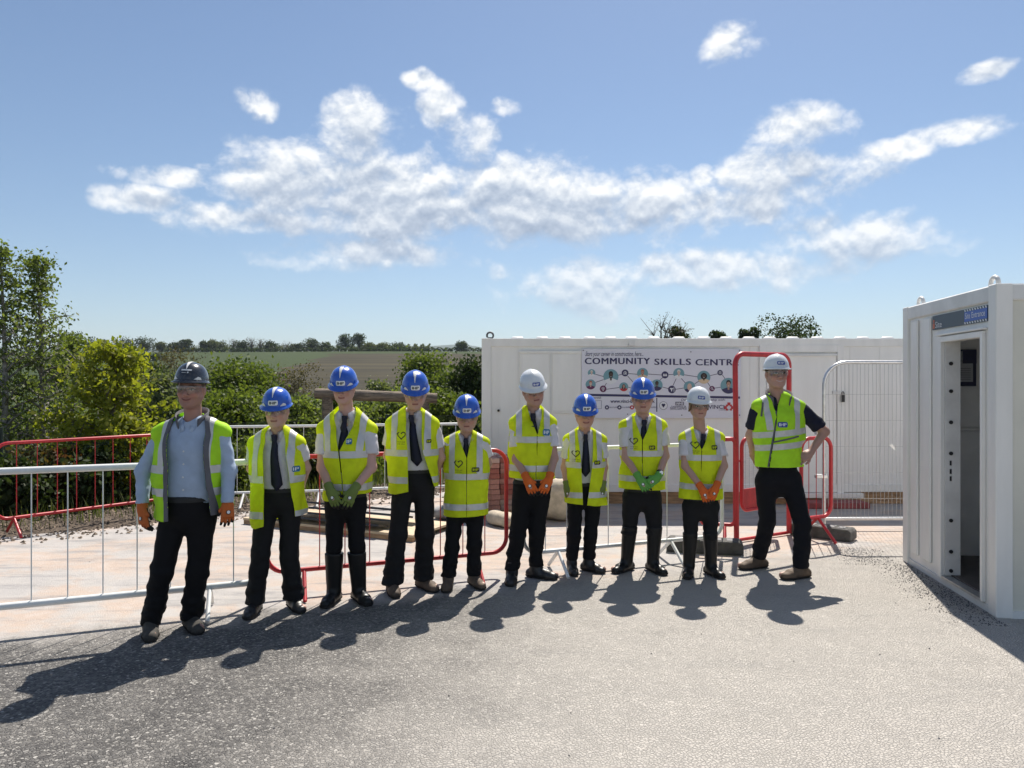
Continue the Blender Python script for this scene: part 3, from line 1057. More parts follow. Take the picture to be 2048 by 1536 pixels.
# banner
bn = empty('banner_sign', (0, CY - .045, 0))
tag(bn, 'white COMMUNITY SKILLS CENTRE banner with portraits on the cabin wall', 'banner')
BX0, BX1, BZ0, BZ1 = cx_(1163), cx_(1480), cz_(838), cz_(700)
M_bwhite = mat('banner_vinyl', (.70, .69, .76), .45)
M_navy = mat('banner_navy', (.035, .03, .10), .5)
M_teal = mat('banner_teal', (.17, .33, .38), .5)
M_plum = mat('banner_plum', (.12, .02, .085), .5)
M_line = mat('banner_grey_line', (.12, .11, .16), .5)
M_bred = mat('banner_red', (.50, .03, .04), .5)
SK = [mat('print_skin_pale', (.62, .42, .34), .5), mat('print_skin_dark', (.07, .045, .035), .5), mat('print_skin_mid', (.42, .24, .17), .5)]
HAIRS = [mat('print_hair_black', (.02, .017, .017), .5), mat('print_hair_white', (.68, .66, .62), .5), mat('print_hair_ginger', (.42, .10, .05), .5)]
CL = [mat('print_white', (.75, .75, .78), .5), M_plum, M_bred, M_navy, mat('print_cream', (.66, .50, .33), .5)]
MB().box((BX0, 0, BZ0), (BX1, .02, BZ1)).build('sheet', M_bwhite, bn)


def bxy(zx, zy):
    """pixel in the enlarged banner view -> banner x, z"""
    return cx_(1140 + zx / 5.689), cz_(690 + zy / 5.689)


ln_ = MB()
links = [((285, 345), (375, 370)), ((285, 437), (378, 405)), ((410, 445), (390, 480)), ((540, 357), (585, 345)), ((660, 337), (760, 345)), ((650, 365), (715, 437)), ((880, 342), (1035, 353)), ((1115, 347), (1170, 347)),
         ((860, 385), (925, 430)), ((1050, 380), (1010, 415)), ((1285, 350), (1445, 375)), ((1200, 395), (1160, 480)), ((1258, 392), (1305, 445)), ((1195, 515), (1290, 500)), ((1408, 455), (1460, 420)), ((1585, 360), (1670, 340)),
         ((1722, 350), (1755, 398)), ((1550, 430), (1590, 490)), ((1635, 502), (1705, 492)), ((410, 515), (555, 495)), ((655, 492), (700, 497)), ((1045, 490), (1112, 507))]
for a, b in links:
    xa, za = bxy(*a)
    xb, zb = bxy(*b)
    dx, dz = xb - xa, zb - za
    l = math.hypot(dx, dz)
    nx, nz = -dz / l * .0045, dx / l * .0045
    ln_.add([(xa + nx, -.0015, za + nz), (xa - nx, -.0015, za - nz), (xb - nx, -.0015, zb - nz), (xb + nx, -.0015, zb + nz)], [(0, 1, 2, 3)])
xa, za = bxy(128, 574)
xb, zb = bxy(1922, 606)
ln_.add([(xa, -.0016, za - .02), (xb, -.0016, zb - .02), (xb, -.0016, zb + .012), (xa, -.0016, za + .012)], [(0, 1, 2, 3)], 1)
xa, za = bxy(980, 612)
ln_.add([(xa - .007, -.0016, za), (xa + .007, -.0016, za), (xa + .007, -.0016, bxy(980, 770)[1]), (xa - .007, -.0016, bxy(980, 770)[1])], [(0, 1, 2, 3)], 1)
ln_.build('network_lines', [M_line, M_navy], bn)


def portrait(zx, zy, r, skin, hair, cloth, style=0):
    x, z = bxy(zx, zy)
    r = r / 5.689 * CY / F_PX
    mb = MB()
    mb.disc((x, z), r, -.003, 0, 36)
    # shoulders clipped to the disc
    pts = []
    for a in np.linspace(math.pi * 1.16, math.pi * 1.84, 16):
        pts.append((x + r * math.cos(a) * .995, -.0042, z + r * math.sin(a) * .995))
    pts += [(x + r * .42, -.0042, z - r * .30), (x + r * .2, -.0042, z - r * .22), (x - r * .2, -.0042, z - r * .22), (x - r * .42, -.0042, z - r * .30)]
    mb.add(pts, [tuple(range(len(pts)))], 3)
    if style == 2:
        mb.disc((x, z + r * .16), r * .50, -.005, 2, 24)
    elif style == 1:
        mb.disc((x, z - r * .02), r * .40, -.005, 2, 20, ry=r * .62)
    else:
        mb.disc((x, z + r * .38), r * .30, -.005, 2, 20, ry=r * .36)
    mb.add([(x - r * .11, -.0055, z - r * .5), (x + r * .11, -.0055, z - r * .5), (x + r * .11, -.0055, z), (x - r * .11, -.0055, z)], [(0, 1, 2, 3)], 1)
    mb.disc((x, z + r * .14), r * .25, -.0065, 1, 20, ry=r * .36)
    if style == 3:
        mb.disc((x, z - r * .08), r * .2, -.0072, 2, 14, ry=r * .16)
    mb.disc((x, z - r * .02), r * .085, -.008, 4, 10, ry=r * .035)
    mb.build('portrait', [M_teal, skin, hair, cloth, CL[0]], bn)


portrait(242, 330, 43, SK[0], HAIRS[1], CL[0])
portrait(460, 372, 85, SK[1], HAIRS[0], CL[0], 3)
portrait(231, 460, 57, SK[0], HAIRS[2], CL[1])
portrait(606, 487, 51, SK[2], HAIRS[0], CL[2], 1)
portrait(819, 335, 62, SK[2], HAIRS[2], CL[4], 3)
portrait(981, 468, 65, SK[1], HAIRS[0], CL[3])
portrait(1229, 337, 62, SK[0], HAIRS[1], CL[0])
portrait(1350, 487, 65, SK[0], SK[0], CL[3], 1)
portrait(1513, 378, 74, SK[1], HAIRS[0], CL[4], 2)
portrait(1792, 475, 90, SK[2], HAIRS[0], CL[3])
for (zx, zy, r, m_, ic) in ((621, 330, 39, M_navy, 'bag'), (372, 510, 38, M_plum, 'cog'), (1073, 352, 40, M_navy, 'team'), (1151, 517, 43, M_navy, 'drill'), (1697, 327, 31, M_navy, 'list'), (1606, 508, 31, M_plum, 'lens')):
    x, z = bxy(zx, zy)
    r = r / 5.689 * CY / F_PX
    mb = MB()
    mb.disc((x, z), r, -.003, 0, 32)
    q = -.0045

    def rect(x0, z0, x1, z1, mi=1, dy=0.0):
        mb.add([(x + x0 * r, q + dy, z + z0 * r), (x + x1 * r, q + dy, z + z0 * r), (x + x1 * r, q + dy, z + z1 * r), (x + x0 * r, q + dy, z + z1 * r)], [(0, 1, 2, 3)], mi)
    if ic == 'bag':
        rect(-.45, -.5, .45, .3); rect(-.35, -.4, .35, .2, 0, -.001); rect(-.22, .3, .22, .5); rect(-.12, .3, .12, .4, 0, -.001); mb.disc((x + .05 * r, z - .1 * r), .2 * r, q - .002, 1, 14)
    elif ic == 'cog':
        mb.disc((x, z + .1 * r), .45 * r, q, 1, 18); mb.disc((x, z + .1 * r), .34 * r, q - .001, 0, 18); mb.disc((x, z + .1 * r), .15 * r, q - .002, 1, 12); rect(-.12, -.6, .12, -.35)
    elif ic == 'team':
        for dx in (-.38, 0, .38):
            mb.disc((x + dx * r, z + .15 * r), .16 * r, q, 1, 12)
            rect(dx - .2, -.35, dx + .2, -.08)
    elif ic == 'drill':
        rect(-.5, .05, .25, .38); rect(-.2, -.5, .05, .05); rect(.25, .15, .4, .28); rect(.48, -.6, .62, .6)
    elif ic == 'list':
        rect(-.45, -.45, .45, .45); rect(-.35, -.35, .35, .35, 0, -.001)
        for k in range(3):
            rect(-.25, -.22 + k * .2, .25, -.14 + k * .2, 1, -.002)
    else:
        mb.disc((x - .1 * r, z + .12 * r), .4 * r, q, 1, 18); mb.disc((x - .1 * r, z + .12 * r), .27 * r, q - .001, 0, 18)
        mb.add([(x + .1 * r, q, z - .18 * r), (x + .22 * r, q, z - .06 * r), (x + .6 * r, q, z - .45 * r), (x + .48 * r, q, z - .57 * r)], [(0, 1, 2, 3)], 1)
    mb.build('icon', [m_, CL[0]], bn)
tx = MB()
for word, za_, zb_ in (('COMMUNITY', 162, 895), ('SKILLS', 950, 1358), ('CENTRE', 1415, 1898)):
    tx = MB()
    xa, za = bxy(za_, 226 + (za_ - 162) * .0115)
    text_into(tx, word, xa, za - .004, -.004, .125, 0, width=bxy(zb_, 0)[0] - xa, heavy=.0045, spacing=1.12)
    o = tx.build('heading_word', [M_navy, CL[0], M_bred, M_line], bn)
    o['kind'] = 'stuff'
tx = MB()
xa, za = bxy(168, 138)
text_into(tx, 'Start your career in construction, here...', xa, za, -.004, .092, 0, width=bxy(825, 0)[0] - xa, shear=.35)
tx.build('tagline', [M_navy, CL[0], M_bred, M_line], bn)
tx = MB()
xa, za = bxy(455, 668)
text_into(tx, 'www.vinci-building.co.uk', xa, za, -.004, .07, 0, width=.62, bold=.001)
tx.build('web_address', [M_navy, CL[0], M_bred, M_line], bn)
tx = MB()
xa, za = bxy(220, 622)
text_into(tx, 'partnered:', xa - .05, za, -.004, .05, 0, shear=.3)
text_into(tx, 'Delivered in partnership with:', bxy(1250, 645)[0], bxy(1250, 645)[1], -.004, .045, 0, width=.62, shear=.3)
tx.build('small_print', [M_navy, CL[0], M_bred, M_line], bn)
tx = MB()
xa, za = bxy(1565, 735)
text_into(tx, 'VINCI', xa, za, -.004, .075, 0, width=bxy(1745, 0)[0] - xa, bold=.001)
text_into(tx, 'CONSTRUCTION', bxy(1680, 755)[0], bxy(1680, 755)[1], -.004, .022, 0, width=.16)
tx.build('company_name', [M_navy, CL[0], M_bred, M_line], bn)
tx = MB()
for k, s in enumerate(('vinci building', 'vinci-building', 'VINCI Building', 'vincibuilding')):
    text_into(tx, s, bxy(440 + k * 142, 726)[0], bxy(440 + k * 142, 726)[1], -.004, .032, 0, width=.15)
    x, z = bxy(415 + k * 142, 720)
    tx.disc((x, z), .03, -.0035, 2 if k == 2 else 0, 16)
    tx.disc((x, z), .012, -.0045, 1, 8)
tx.build('social_media_row', [M_navy, CL[0], M_bred, M_line], bn)
tx = MB()
x0, z0 = bxy(250, 735)
x1, z1 = bxy(355, 642)
for (a, b, c, d_) in ((x0 - .18, z0, x1, z0 + .004), (x0 - .18, z1 - .004, x1, z1), (x1 - .004, z0 + .004, x1, z1 - .004)):
    tx.add([(a, -.003, b), (c, -.003, b), (c, -.003, d_), (a, -.003, d_)], [(0, 1, 2, 3)], 0)
tx.build('address_box', [M_navy, CL[0], M_bred, M_line], bn)
tx = MB()
x, z = bxy(1055, 700)
tx.disc((x, z), .058, -.003, 3, 24)
tx.disc((x, z), .053, -.0038, 1, 24)
for s_ in (-1, 1):
    tx.disc((x + s_ * .011, z + .012), .015, -.0046, 0, 12)
tx.add([(x - .026, -.0046, z + .01), (x, -.0046, z - .028), (x + .026, -.0046, z + .01)], [(0, 1, 2)], 0)
tx.build('heart_emblem', [M_navy, CL[0], M_bred, M_line], bn)
tx = MB()
xa, za = bxy(1190, 697)
tx.add([(xa, -.003, za), (xa + .12, -.003, za), (xa + .12, -.003, za + .05), (xa, -.003, za + .05)], [(0, 1, 2, 3)], 3)
text_into(tx, 'NHS', xa + .01, za + .01, -.0045, .045, 1, width=.1, bold=.001, shear=.2)
text_into(tx, 'Lancashire &', bxy(1145, 718)[0], bxy(1145, 718)[1], -.004, .036, 0, width=.20)
text_into(tx, 'South Cumbria', bxy(1130, 735)[0], bxy(1130, 735)[1], -.004, .036, 0, width=.23)
text_into(tx, 'NHS Foundation Trust', bxy(1130, 748)[0], bxy(1130, 748)[1], -.004, .022, 0, width=.23)
tx.build('health_trust_logo', [M_navy, CL[0], M_bred, M_line], bn)
tx = MB()
xc, zc = bxy(1797, 722)
for (i, j) in ((0, 1), (1, 0), (0, -1), (-1, 0)):
    for (p, q_) in ((0, 0),):
        xx_, zz_ = xc + i * .05, zc + j * .05
        tx.add([(xx_ - .022, -.0035, zz_ - .022), (xx_ + .022, -.0035, zz_ - .022), (xx_ + .022, -.0035, zz_ + .022), (xx_ - .022, -.0035, zz_ + .022)], [(0, 1, 2, 3)], 2 if (i + j) > 0 or i else 1)
for (i, j) in ((1, 1), (1, -1), (-1, -1), (-1, 1)):
    xx_, zz_ = xc + i * .028, zc + j * .028
    tx.add([(xx_ - .014, -.0042, zz_ - .014), (xx_ + .014, -.0042, zz_ - .014), (xx_ + .014, -.0042, zz_ + .014), (xx_ - .014, -.0042, zz_ + .014)], [(0, 1, 2, 3)], 2)
tx.build('red_emblem', [M_navy, CL[0], M_bred, M_line], bn)
fx = MB()
for (px, py) in ((1166, 703), (1477, 703), (1477, 832), (1254, 830), (1362, 832), (1380, 706)):
    fx.tube([(cx_(px), -.008, cz_(py)), (cx_(px), .0, cz_(py))], .008, 8)
fx.build('fixing', M_dgrey, bn)

# ------------------------------------------------------------------ entrance cabin on the right
A2, B2 = Vector((3.50, 5.40, 0)), Vector((3.735, 7.10, 0))
LEN = (B2 - A2).length
ent = empty('entrance_cabin', (A2.x, A2.y, 0), math.atan2(B2.y - A2.y, B2.x - A2.x) )
tag(ent, 'small white steel entrance cabin with an open doorway', 'cabin')
# local: +x runs along the door face away from the camera, -y into the cabin, +y towards the yard
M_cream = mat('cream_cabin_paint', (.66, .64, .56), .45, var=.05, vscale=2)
M_inner = mat('grey_inner_lining', (.80, .80, .79), .6, var=.06, vscale=3)
ZT = 2.40
D0, D1, DT = .21, .89, 2.03      # doorway along the face and its head
DEP = 2.6
wl = MB()
wl.box((0, -.05, .05), (D0, 0, ZT - .12)).box((D1, -.05, .05), (LEN, 0, ZT - .12)).box((D0, -.05, DT), (D1, 0, ZT - .12)).box((D0, -.05, .03), (D1, 0, .06))
wl.build('door_wall', M_white2, ent)
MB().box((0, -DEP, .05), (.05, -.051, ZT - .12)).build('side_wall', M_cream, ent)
MB().box((LEN - .05, -DEP, .05), (LEN, -.051, ZT - .12)).box((.051, -DEP, .05), (LEN - .051, -DEP + .05, ZT - .12)).build('back_wall', M_white2, ent)
rb = MB()
for k in range(7):
    y = -.30 - k * .34
    rb.box((-.022, y - .12, .12), (-.001, y, ZT - .14))
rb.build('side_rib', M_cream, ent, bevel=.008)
rb = MB()
for x in (D1 + .24, D1 + .52):
    rb.box((x, .001, .12), (x + .15, .022, ZT - .14))
rb.build('wall_rib', M_white2, ent, bevel=.009)
MB().box((-.02, -DEP, ZT - .12), (LEN + .01, .02, ZT)).build('roof', M_dirtw, ent, bevel=.01)
MB().box((-.02, -DEP, 0), (LEN + .01, .012, .05)).build('base_rail', M_dirtw, ent)
for x in (-.024, LEN - .09):
    MB().box((x, -.09, .0), (x + .115, .026, ZT + .002)).build('corner_post', M_white2, ent, bevel=.006)
cs = MB()
cs.box((D0 - .035, .001, .06), (D0, .03, DT + .045)).box((D1, .001, .06), (D1 + .06, .03, DT + .045)).box((D0, .001, DT), (D1, .03, DT + .045)).box((D0 - .06, .001, DT + .055), (D1 + .10, .035, DT + .072))
dc = cs.build('door_casing', M_white, ent, bevel=.003)
MB().box((D0, -.05, .055), (D1, .025, .075)).build('threshold', M_steel, dc)
MB().box((D1 - .012, -.12, .08), (D1 + .0, .0, DT)).build('door_jamb', M_dirtw, dc)
for k, z in enumerate((1.85, 1.62, 1.36, 1.10, .54, .28, .06 + .06)):
    MB().tube([(D1 - .02, -.045, z), (D1 - .011, -.045, z)], .016, 10).build('bolt', M_black, dc)
for z in (1.02, .95, .89):
    MB().box((D1 - .016, -.05, z - .02), (D1 - .011, -.036, z + .02)).build('strike_plate', M_black, dc)
for x in (.18, LEN - .18):
    ring = [(x + .058 * math.cos(a), -.06, ZT + .022 + .052 * math.sin(a)) for a in np.linspace(-.35, math.pi + .35, 14)]
    MB().tube(ring, .017, 8).build('lifting_lug', M_dirtw, ent)
# inside
MB().box((.05, -DEP + .05, .05), (LEN - .05, -.05, .085)).build('floor', mat('brown_vinyl_floor', (.07, .06, .055), .5, var=.2), ent)
MB().box((.051, -DEP + .051, .085), (.06, -.06, ZT - .13)).box((LEN - .06, -DEP + .051, .085), (LEN - .051, -.06, ZT - .13)).box((.061, -.92, .085), (LEN - .061, -.90, ZT - .13)).box((.061, -1.0, ZT - .14), (LEN - .061, -.06, ZT - .13)).build('inner_lining', M_inner, ent)
nb = empty('notice_board', (0, 0, 0))
nb.parent = None
M_nbl = mat('notice_navy', (.02, .025, .075), .4)
M_npaper = mat('notice_paper', (.42, .43, .46), .5)
nbM = MB()
px_ = LEN - .065
nbM.box((px_ - .012, -.58, 1.66), (px_, -.12, 2.00), 0)
nbM.box((px_ - .016, -.55, 1.70), (px_ - .012, -.14, 1.985), 1)
nbM.box((px_ - .019, -.58, 1.87), (px_ - .016, -.46, 2.0), 0)
nbM.box((px_ - .018, -.44, 1.915), (px_ - .016, -.32, 1.925), 0)
nbM.box((px_ - .018, -.46, 1.89), (px_ - .016, -.30, 1.897), 2)
nbM.box((px_ - .018, -.36, 1.72), (px_ - .016, -.29, 1.83), 2)
for k in range(6):
    nbM.box((px_ - .018, -.53, 1.72 + k * .02), (px_ - .016, -.42, 1.727 + k * .02), 2)
bpy.data.objects.remove(nb)
nbo = nbM.build('notice_board', [M_nbl, M_npaper, mat('notice_grey', (.22, .23, .26), .5)], None)
nbo.matrix_world = Matrix.Translation((A2.x, A2.y, 0)) @ Matrix.Rotation(ent.rotation_euler.z, 4, 'Z')
tag(nbo, 'navy and white notice board on the wall inside the entrance doorway', 'notice board')
cb = MB()
cb.tube([(px_ - .02, -.10 - .1 * i, 1.20 + .06 * math.tanh((i - 1.5) * 1.6)) for i in range(9)], .016, 7)
cbo = cb.build('conduit', M_dirtw, ent)
# sign above the door
SX0, SX1 = .13, 1.10
M_sw = mat('sign_white', (.75, .76, .78), .45)
sgn = empty('entrance_sign')
MB().box((SX0, .004, 2.145), (SX1, .012, 2.265)).build('board', mat('sign_slate', (.05, .075, .10), .45), sgn)
sg = MB()
for k in range(9):
    xx_ = SX0 + .005 + k * .042
    for zz_ in (2.148, 2.246):
        sg.add([(xx_, .0135, zz_), (xx_ + .02, .0135, zz_), (xx_ + .03, .0135, zz_ + .016), (xx_ + .01, .0135, zz_ + .016)], [(0, 3, 2, 1)])
o = sg.build('hazard_stripes', M_sw, sgn)
o['kind'] = 'stuff'
pn = MB().box((SX0 + .0, .0125, 2.166), (SX0 + .36, .016, 2.244)).build('blue_panel', mat('sign_blue', (.045, .12, .45), .4), sgn)


def text_face(s, xr, z, size, width, y, bold=0.0):
    V_, F_ = text_geo(s, size, bold)
    V_ = V_.copy()
    w_ = V_[:, 0].max()
    V_[:, 0] *= width / w_
    return MB().add([(xr - p[0], y, z + p[1]) for p in V_], F_)


text_face('Site', SX0 + .345, 2.188, .065, .085, .018).build('lettering', M_sw, pn)
text_face('Entrance', SX0 + .240, 2.188, .065, .215, .018).build('lettering', M_sw, pn)
text_face('Site', SX1 - .06, 2.160, .075, .13, .0145).build('lettering', M_sw, sgn)
MB().box((SX1 - .05, .0125, 2.155), (SX1 - .012, .0145, 2.20)).box((SX1 - .043, .0125, 2.207), (SX1 - .020, .0145, 2.232)).build('orange_figure', mat('sign_orange', (.55, .13, .06), .45), sgn)
sgn.location = (A2.x, A2.y, 0)
sgn.rotation_euler = (0, 0, ent.rotation_euler.z)
tag(sgn, 'slate Site sign with blue Site Entrance panel over the doorway', 'sign')

# ------------------------------------------------------------------ barriers
M_bw = mat('white_barrier_paint', (.74, .75, .74), .4, var=.05, vscale=9)
M_br = mat('red_barrier_paint', (.45, .022, .03), .38, var=.18, vscale=9)
BAR_GROUP = 'pedestrian barriers'


def rounded_rect(x0, x1, z0, z1, r, n=6):
    pts = []
    for (cx, cz, a0) in ((x1 - r, z1 - r, 0), (x0 + r, z1 - r, 90), (x0 + r, z0 + r, 180), (x1 - r, z0 + r, 270)):
        for k in range(n + 1):
            a = R(a0 + 90 * k / n)
            pts.append((cx + r * math.cos(a), 0, cz + r * math.sin(a)))
    return pts


def barrier(p0, p1, m_, label, z0=.20, z1=1.10, nbar=None, feet=(.18, .82), r=.019, tilt=0.0, rc=.13, spread=.25, barr=.0045, fdir=(1, 1)):
    a, b = Vector((p0[0], p0[1], 0)), Vector((p1[0], p1[1], 0))
    L = (b - a).length
    e = empty('pedestrian_barrier', (a.x, a.y, 0), math.atan2(b.y - a.y, b.x - a.x))
    MB().tube(rounded_rect(0, L, z0, z1, rc), r, 10, closed=True).build('frame', m_, e)
    nbar = nbar or max(2, int(round(L / .205)) - 1)
    bar_me = MB().tube([(0, 0, z0), (0, 0, z1)], barr, 6, caps=False).mesh('bar')
    bar_me.materials.append(m_)
    for i in range(nbar):
        o = bpy.data.objects.new('bar', bar_me)
        COL.objects.link(o)
        o.parent = e
        o.location = (L * (i + 1) / (nbar + 1), 0, 0)
    for f in feet:
        for s in (-1, 1):
            lo = MB().tube([(L * f, 0, z0 - .005), (L * f + .02 * s, s * spread, 0.016)], .016, 8).build('foot', m_, e)
    tag(e, label, 'barrier', BAR_GROUP)
    return e


barrier((-4.02, 4.72), (-1.86, 5.62), M_bw, 'white barrier running out of the picture past the man in pale blue', feet=(.12, .84), r=.024)
barrier((-5.62, 8.15), (-4.25, 10.0), M_br, 'red barrier in front of the birches at the far left', feet=(.08, .9), z1=1.03)
barrier((-3.95, 10.15), (-2.45, 10.45), M_bw, 'white barrier at the back, left of the log rail', feet=(.2, .85))
barrier((-2.40, 10.50), (-.62, 10.95), M_bw, 'white barrier at the back below the log rail', feet=(.15, .85))
barrier((-1.92, 5.88), (-.05, 6.62), M_br, 'red barrier standing right behind the blue helmet boys', feet=(.14, .86))
barrier((.10, 6.55), (2.05, 7.32), M_bw, 'white barrier behind the boys in front of the cabin banner', feet=(.16, .72))
barrier(gp(1402, 1085), gp(1470, 1088), M_br, 'narrow red barrier panel left of the tall gate arch', nbar=2, feet=(.7,), z0=.19, rc=.05, r=.021)
gx1, gy1 = gp(1588, 1079)
gx2, gy2 = gp(1642, 1074)
barrier((gx1, 7.95), (gx2 + .05, 8.15), M_br, 'red barrier panel between the gate arch and the mesh fence panel', nbar=3, feet=(.55,), z0=.25, r=.021, rc=.12)

# pedestrian gate arch
ga = gp(1473, 1088)
gb = (xat(1578, 8.35), 8.35)
gt = empty('gate_arch', (ga[0], ga[1], 0), math.atan2(gb[1] - ga[1], gb[0] - ga[0]))
GL = math.hypot(gb[0] - ga[0], gb[1] - ga[1])
GH = 2.0
pts = [(0, 0, .02), (-.005, 0, 1.0)]
for k in range(7):
    a = R(180 - 90 * k / 6)
    pts.append((.11 + .12 * math.cos(a) - .01, 0, GH - .12 + .12 * math.sin(a)))
for k in range(7):
    a = R(90 - 90 * k / 6)
    pts.append((GL - .11 + .12 * math.cos(a) - .01, 0, GH - .12 + .12 * math.sin(a)))
pts += [(GL, 0, 1.0), (GL, 0, .02)]
MB().tube(pts, .028, 12).build('arch', M_br, gt)
MB().tube([(0, 0, .03), (GL, 0, .03)], .018, 8).build('threshold_bar', M_br, gt)
MB().tube([(-.16, 0, 1.10), (.0, 0, 1.10)], .02, 8).build('rail_stub', M_br, gt)
MB().tube([(0.0, 0, .86), (.07, .03, .86)], .014, 8).build('hinge', M_br, gt)
tag(gt, 'tall red tubular gate arch beside the man with hands on hips', 'gate')
lf = empty('gate_leaf', (ga[0] + .07, ga[1] + .05, 0), R(38))
LL = .62
MB().tube(rounded_rect(0, LL, .33, 1.10, .10), .021, 10, closed=True).build('frame', M_br, lf)
MB().box((.02, -.008, .35), (LL - .02, .008, .56)).build('kick_panel', M_br, lf, bevel=.003)
ms = MB()
for i in range(8):
    ms.tube([(.07 * (i + 1), 0, .57), (.07 * (i + 1), 0, 1.09)], .0025, 4, caps=False)
for i in range(7):
    ms.tube([(.01, 0, .60 + .07 * i), (LL - .01, 0, .60 + .07 * i)], .0025, 4, caps=False)
o = ms.build('mesh', M_steel, lf)
o['kind'] = 'stuff'
tag(lf, 'red gate leaf with wire mesh over a solid kick panel', 'gate')


# fence block feet
M_block = mat('recycled_plastic_block', (.085, .082, .078), .9, bump=.006, bscale=30, var=.3)


def block(c, rz, label, l=.70):
    e = empty('fence_block', (c[0], c[1], 0), rz)
    b = MB()
    h = l / 2
    prof = [(-h, .012), (-h, .10), (-h + .03, .13), (h - .03, .13), (h, .10), (h, .012), (h - .12, .0), (-h + .12, .0)]
    b.prism(prof, -.11, .11)
    b.build('body', M_block, e, bevel=.008)
    for k in range(5):
        x = -h + .12 + k * (l - .24) / 4
        MB().box((x - .035, -.06, .1305), (x + .035, .06, .134)).build('slot', M_dgrey, e)
    tag(e, label, 'fence block', 'fence block feet')


c = gp(1412, 1108)
block((c[0], c[1] + .06), R(-14), 'dark grey fence block under the red gate beside the boy in wellingtons', .74)
c = gp(1648, 1078)
block((c[0], c[1] + .05), R(-40), 'dark grey fence block under the corner of the mesh fence panel', .66)

# mesh fence panel
hd = 8.62
hx0 = xat(1648, hd)
hp = empty('temporary_fence', (hx0, hd, 0), R(1.5))
HW, HZ0, HZ1 = 3.4, .13, 1.93
pts = [(0, 0, .02), (0, 0, 1.3)]
for k in range(7):
    a = R(180 - 90 * k / 6)
    pts.append((.26 + .26 * math.cos(a), 0, HZ1 - .26 + .26 * math.sin(a)))
for k in range(7):
    a = R(90 - 90 * k / 6)
    pts.append((HW - .26 + .26 * math.cos(a), 0, HZ1 - .26 + .26 * math.sin(a)))
pts += [(HW, 0, 1.3), (HW, 0, .02)]
MB().tube(pts, .021, 10).build('frame', M_steel, hp)
MB().tube([(0, 0, HZ0), (HW, 0, HZ0)], .019, 8).build('bottom_rail', M_steel, hp)
wi = MB()
for k in range(5):
    z = .36 + k * .30
    wi.tube([(0.01, .0, z), (HW, 0, z)], .0022, 4, caps=False)
x = .06
while x < HW:
    ztop = HZ1 - .005 if .26 < x < HW - .26 else HZ1 - .26 + math.sqrt(max(0, .26 ** 2 - (.26 - min(x, HW - x)) ** 2))
    zs_ = np.linspace(HZ0, ztop, 12)
    ph = random.uniform(0, 6)
    amp = random.uniform(.001, .009)
    wi.tube([(x + amp * math.sin(ph + z * 5), amp * math.cos(ph + 4 * z), z) for z in zs_], .0024, 4, caps=False)
    x += .046
o = wi.build('wire_mesh', mat('weathered_wire', (.40, .40, .40), .5, metal=.5), hp)
o['kind'] = 'stuff'
cl = MB()
for z in (.62, 1.12):
    cl.box((-.10, -.035, z - .022), (.03, .035, z + .022))
cl.build('clamp', M_steel, hp, bevel=.006)
tag(hp, 'galvanised wire mesh fence panel in front of the cabin door', 'fence')
tgp = MB()
tgp.add([(-.035, 0, .03), (.0, -.004, .045), (.03, -.002, .0), (.035, .0, -.035), (.01, -.006, -.02)], [(0, 1, 2, 3, 4)])
tg = tgp.build('torn_label', mat('torn_paper', (.75, .75, .74), .7), None, (hx0 + .78, hd - .008, .95))
tag(tg, 'torn scrap of white paper caught on the wire mesh', 'paper scrap')

# ------------------------------------------------------------------ materials lying about the yard
P1, P2 = Vector((-1.05, 7.95, 0)), Vector((-3.22, 9.0, 0))
ang = math.atan2(P2.y - P1.y, P2.x - P1.x)
M_sheet = mat('pale_ply', (.50, .39, .26), .7, var=.18, vscale=3, stretch=(1, 5, 5))
sh_ = empty('plywood_sheet', (P1.x, P1.y, 0), ang)
MB().box((0, -.84, .05), (2.42, 0, .075)).build('board', M_sheet, sh_)
for y in (-.80, -.42, -.02):
    MB().box((.01, y - .035, .002), (2.41, y + .02, .0495)).build('bearer', M_ply, sh_)
tag(sh_, 'plywood sheet lying on bearers on the concrete', 'plywood')
M_pblack = mat('black_frame', (.015, .015, .017), .4)
M_pface = mat('grey_white_panel', (.42, .44, .46), .3, var=.05)
for k in range(4):
    e = empty('framed_panel', (P1.x, P1.y, .0), ang)
    y0 = -.70 + k * .17
    z = .077 + .028 * (3 - k)
    x0 = .30 + .05 * k
    tl = R(13)
    Mx = Matrix.Translation((x0, y0, z + .012)) @ Matrix.Rotation(tl, 4, 'X')
    MB().box((0, 0, 0), (1.62, .02, .022), 0, Mx).box((0, .17, 0), (1.62, .19, .022), 0, Mx).box((0, .021, 0), (.02, .169, .022), 0, Mx).box((1.60, .021, 0), (1.62, .169, .022), 0, Mx).build('frame', M_pblack, e)
    MB().box((.021, .021, .004), (1.599, .169, .014), 0, Mx).build('face', M_pface, e)
    tag(e, 'long black-framed pale panel on the plywood, ' + ['nearest the mulch', 'second from the mulch', 'third from the mulch', 'nearest the people'][3 - k] + ' of four', 'panel', 'framed panels stacked on the plywood')

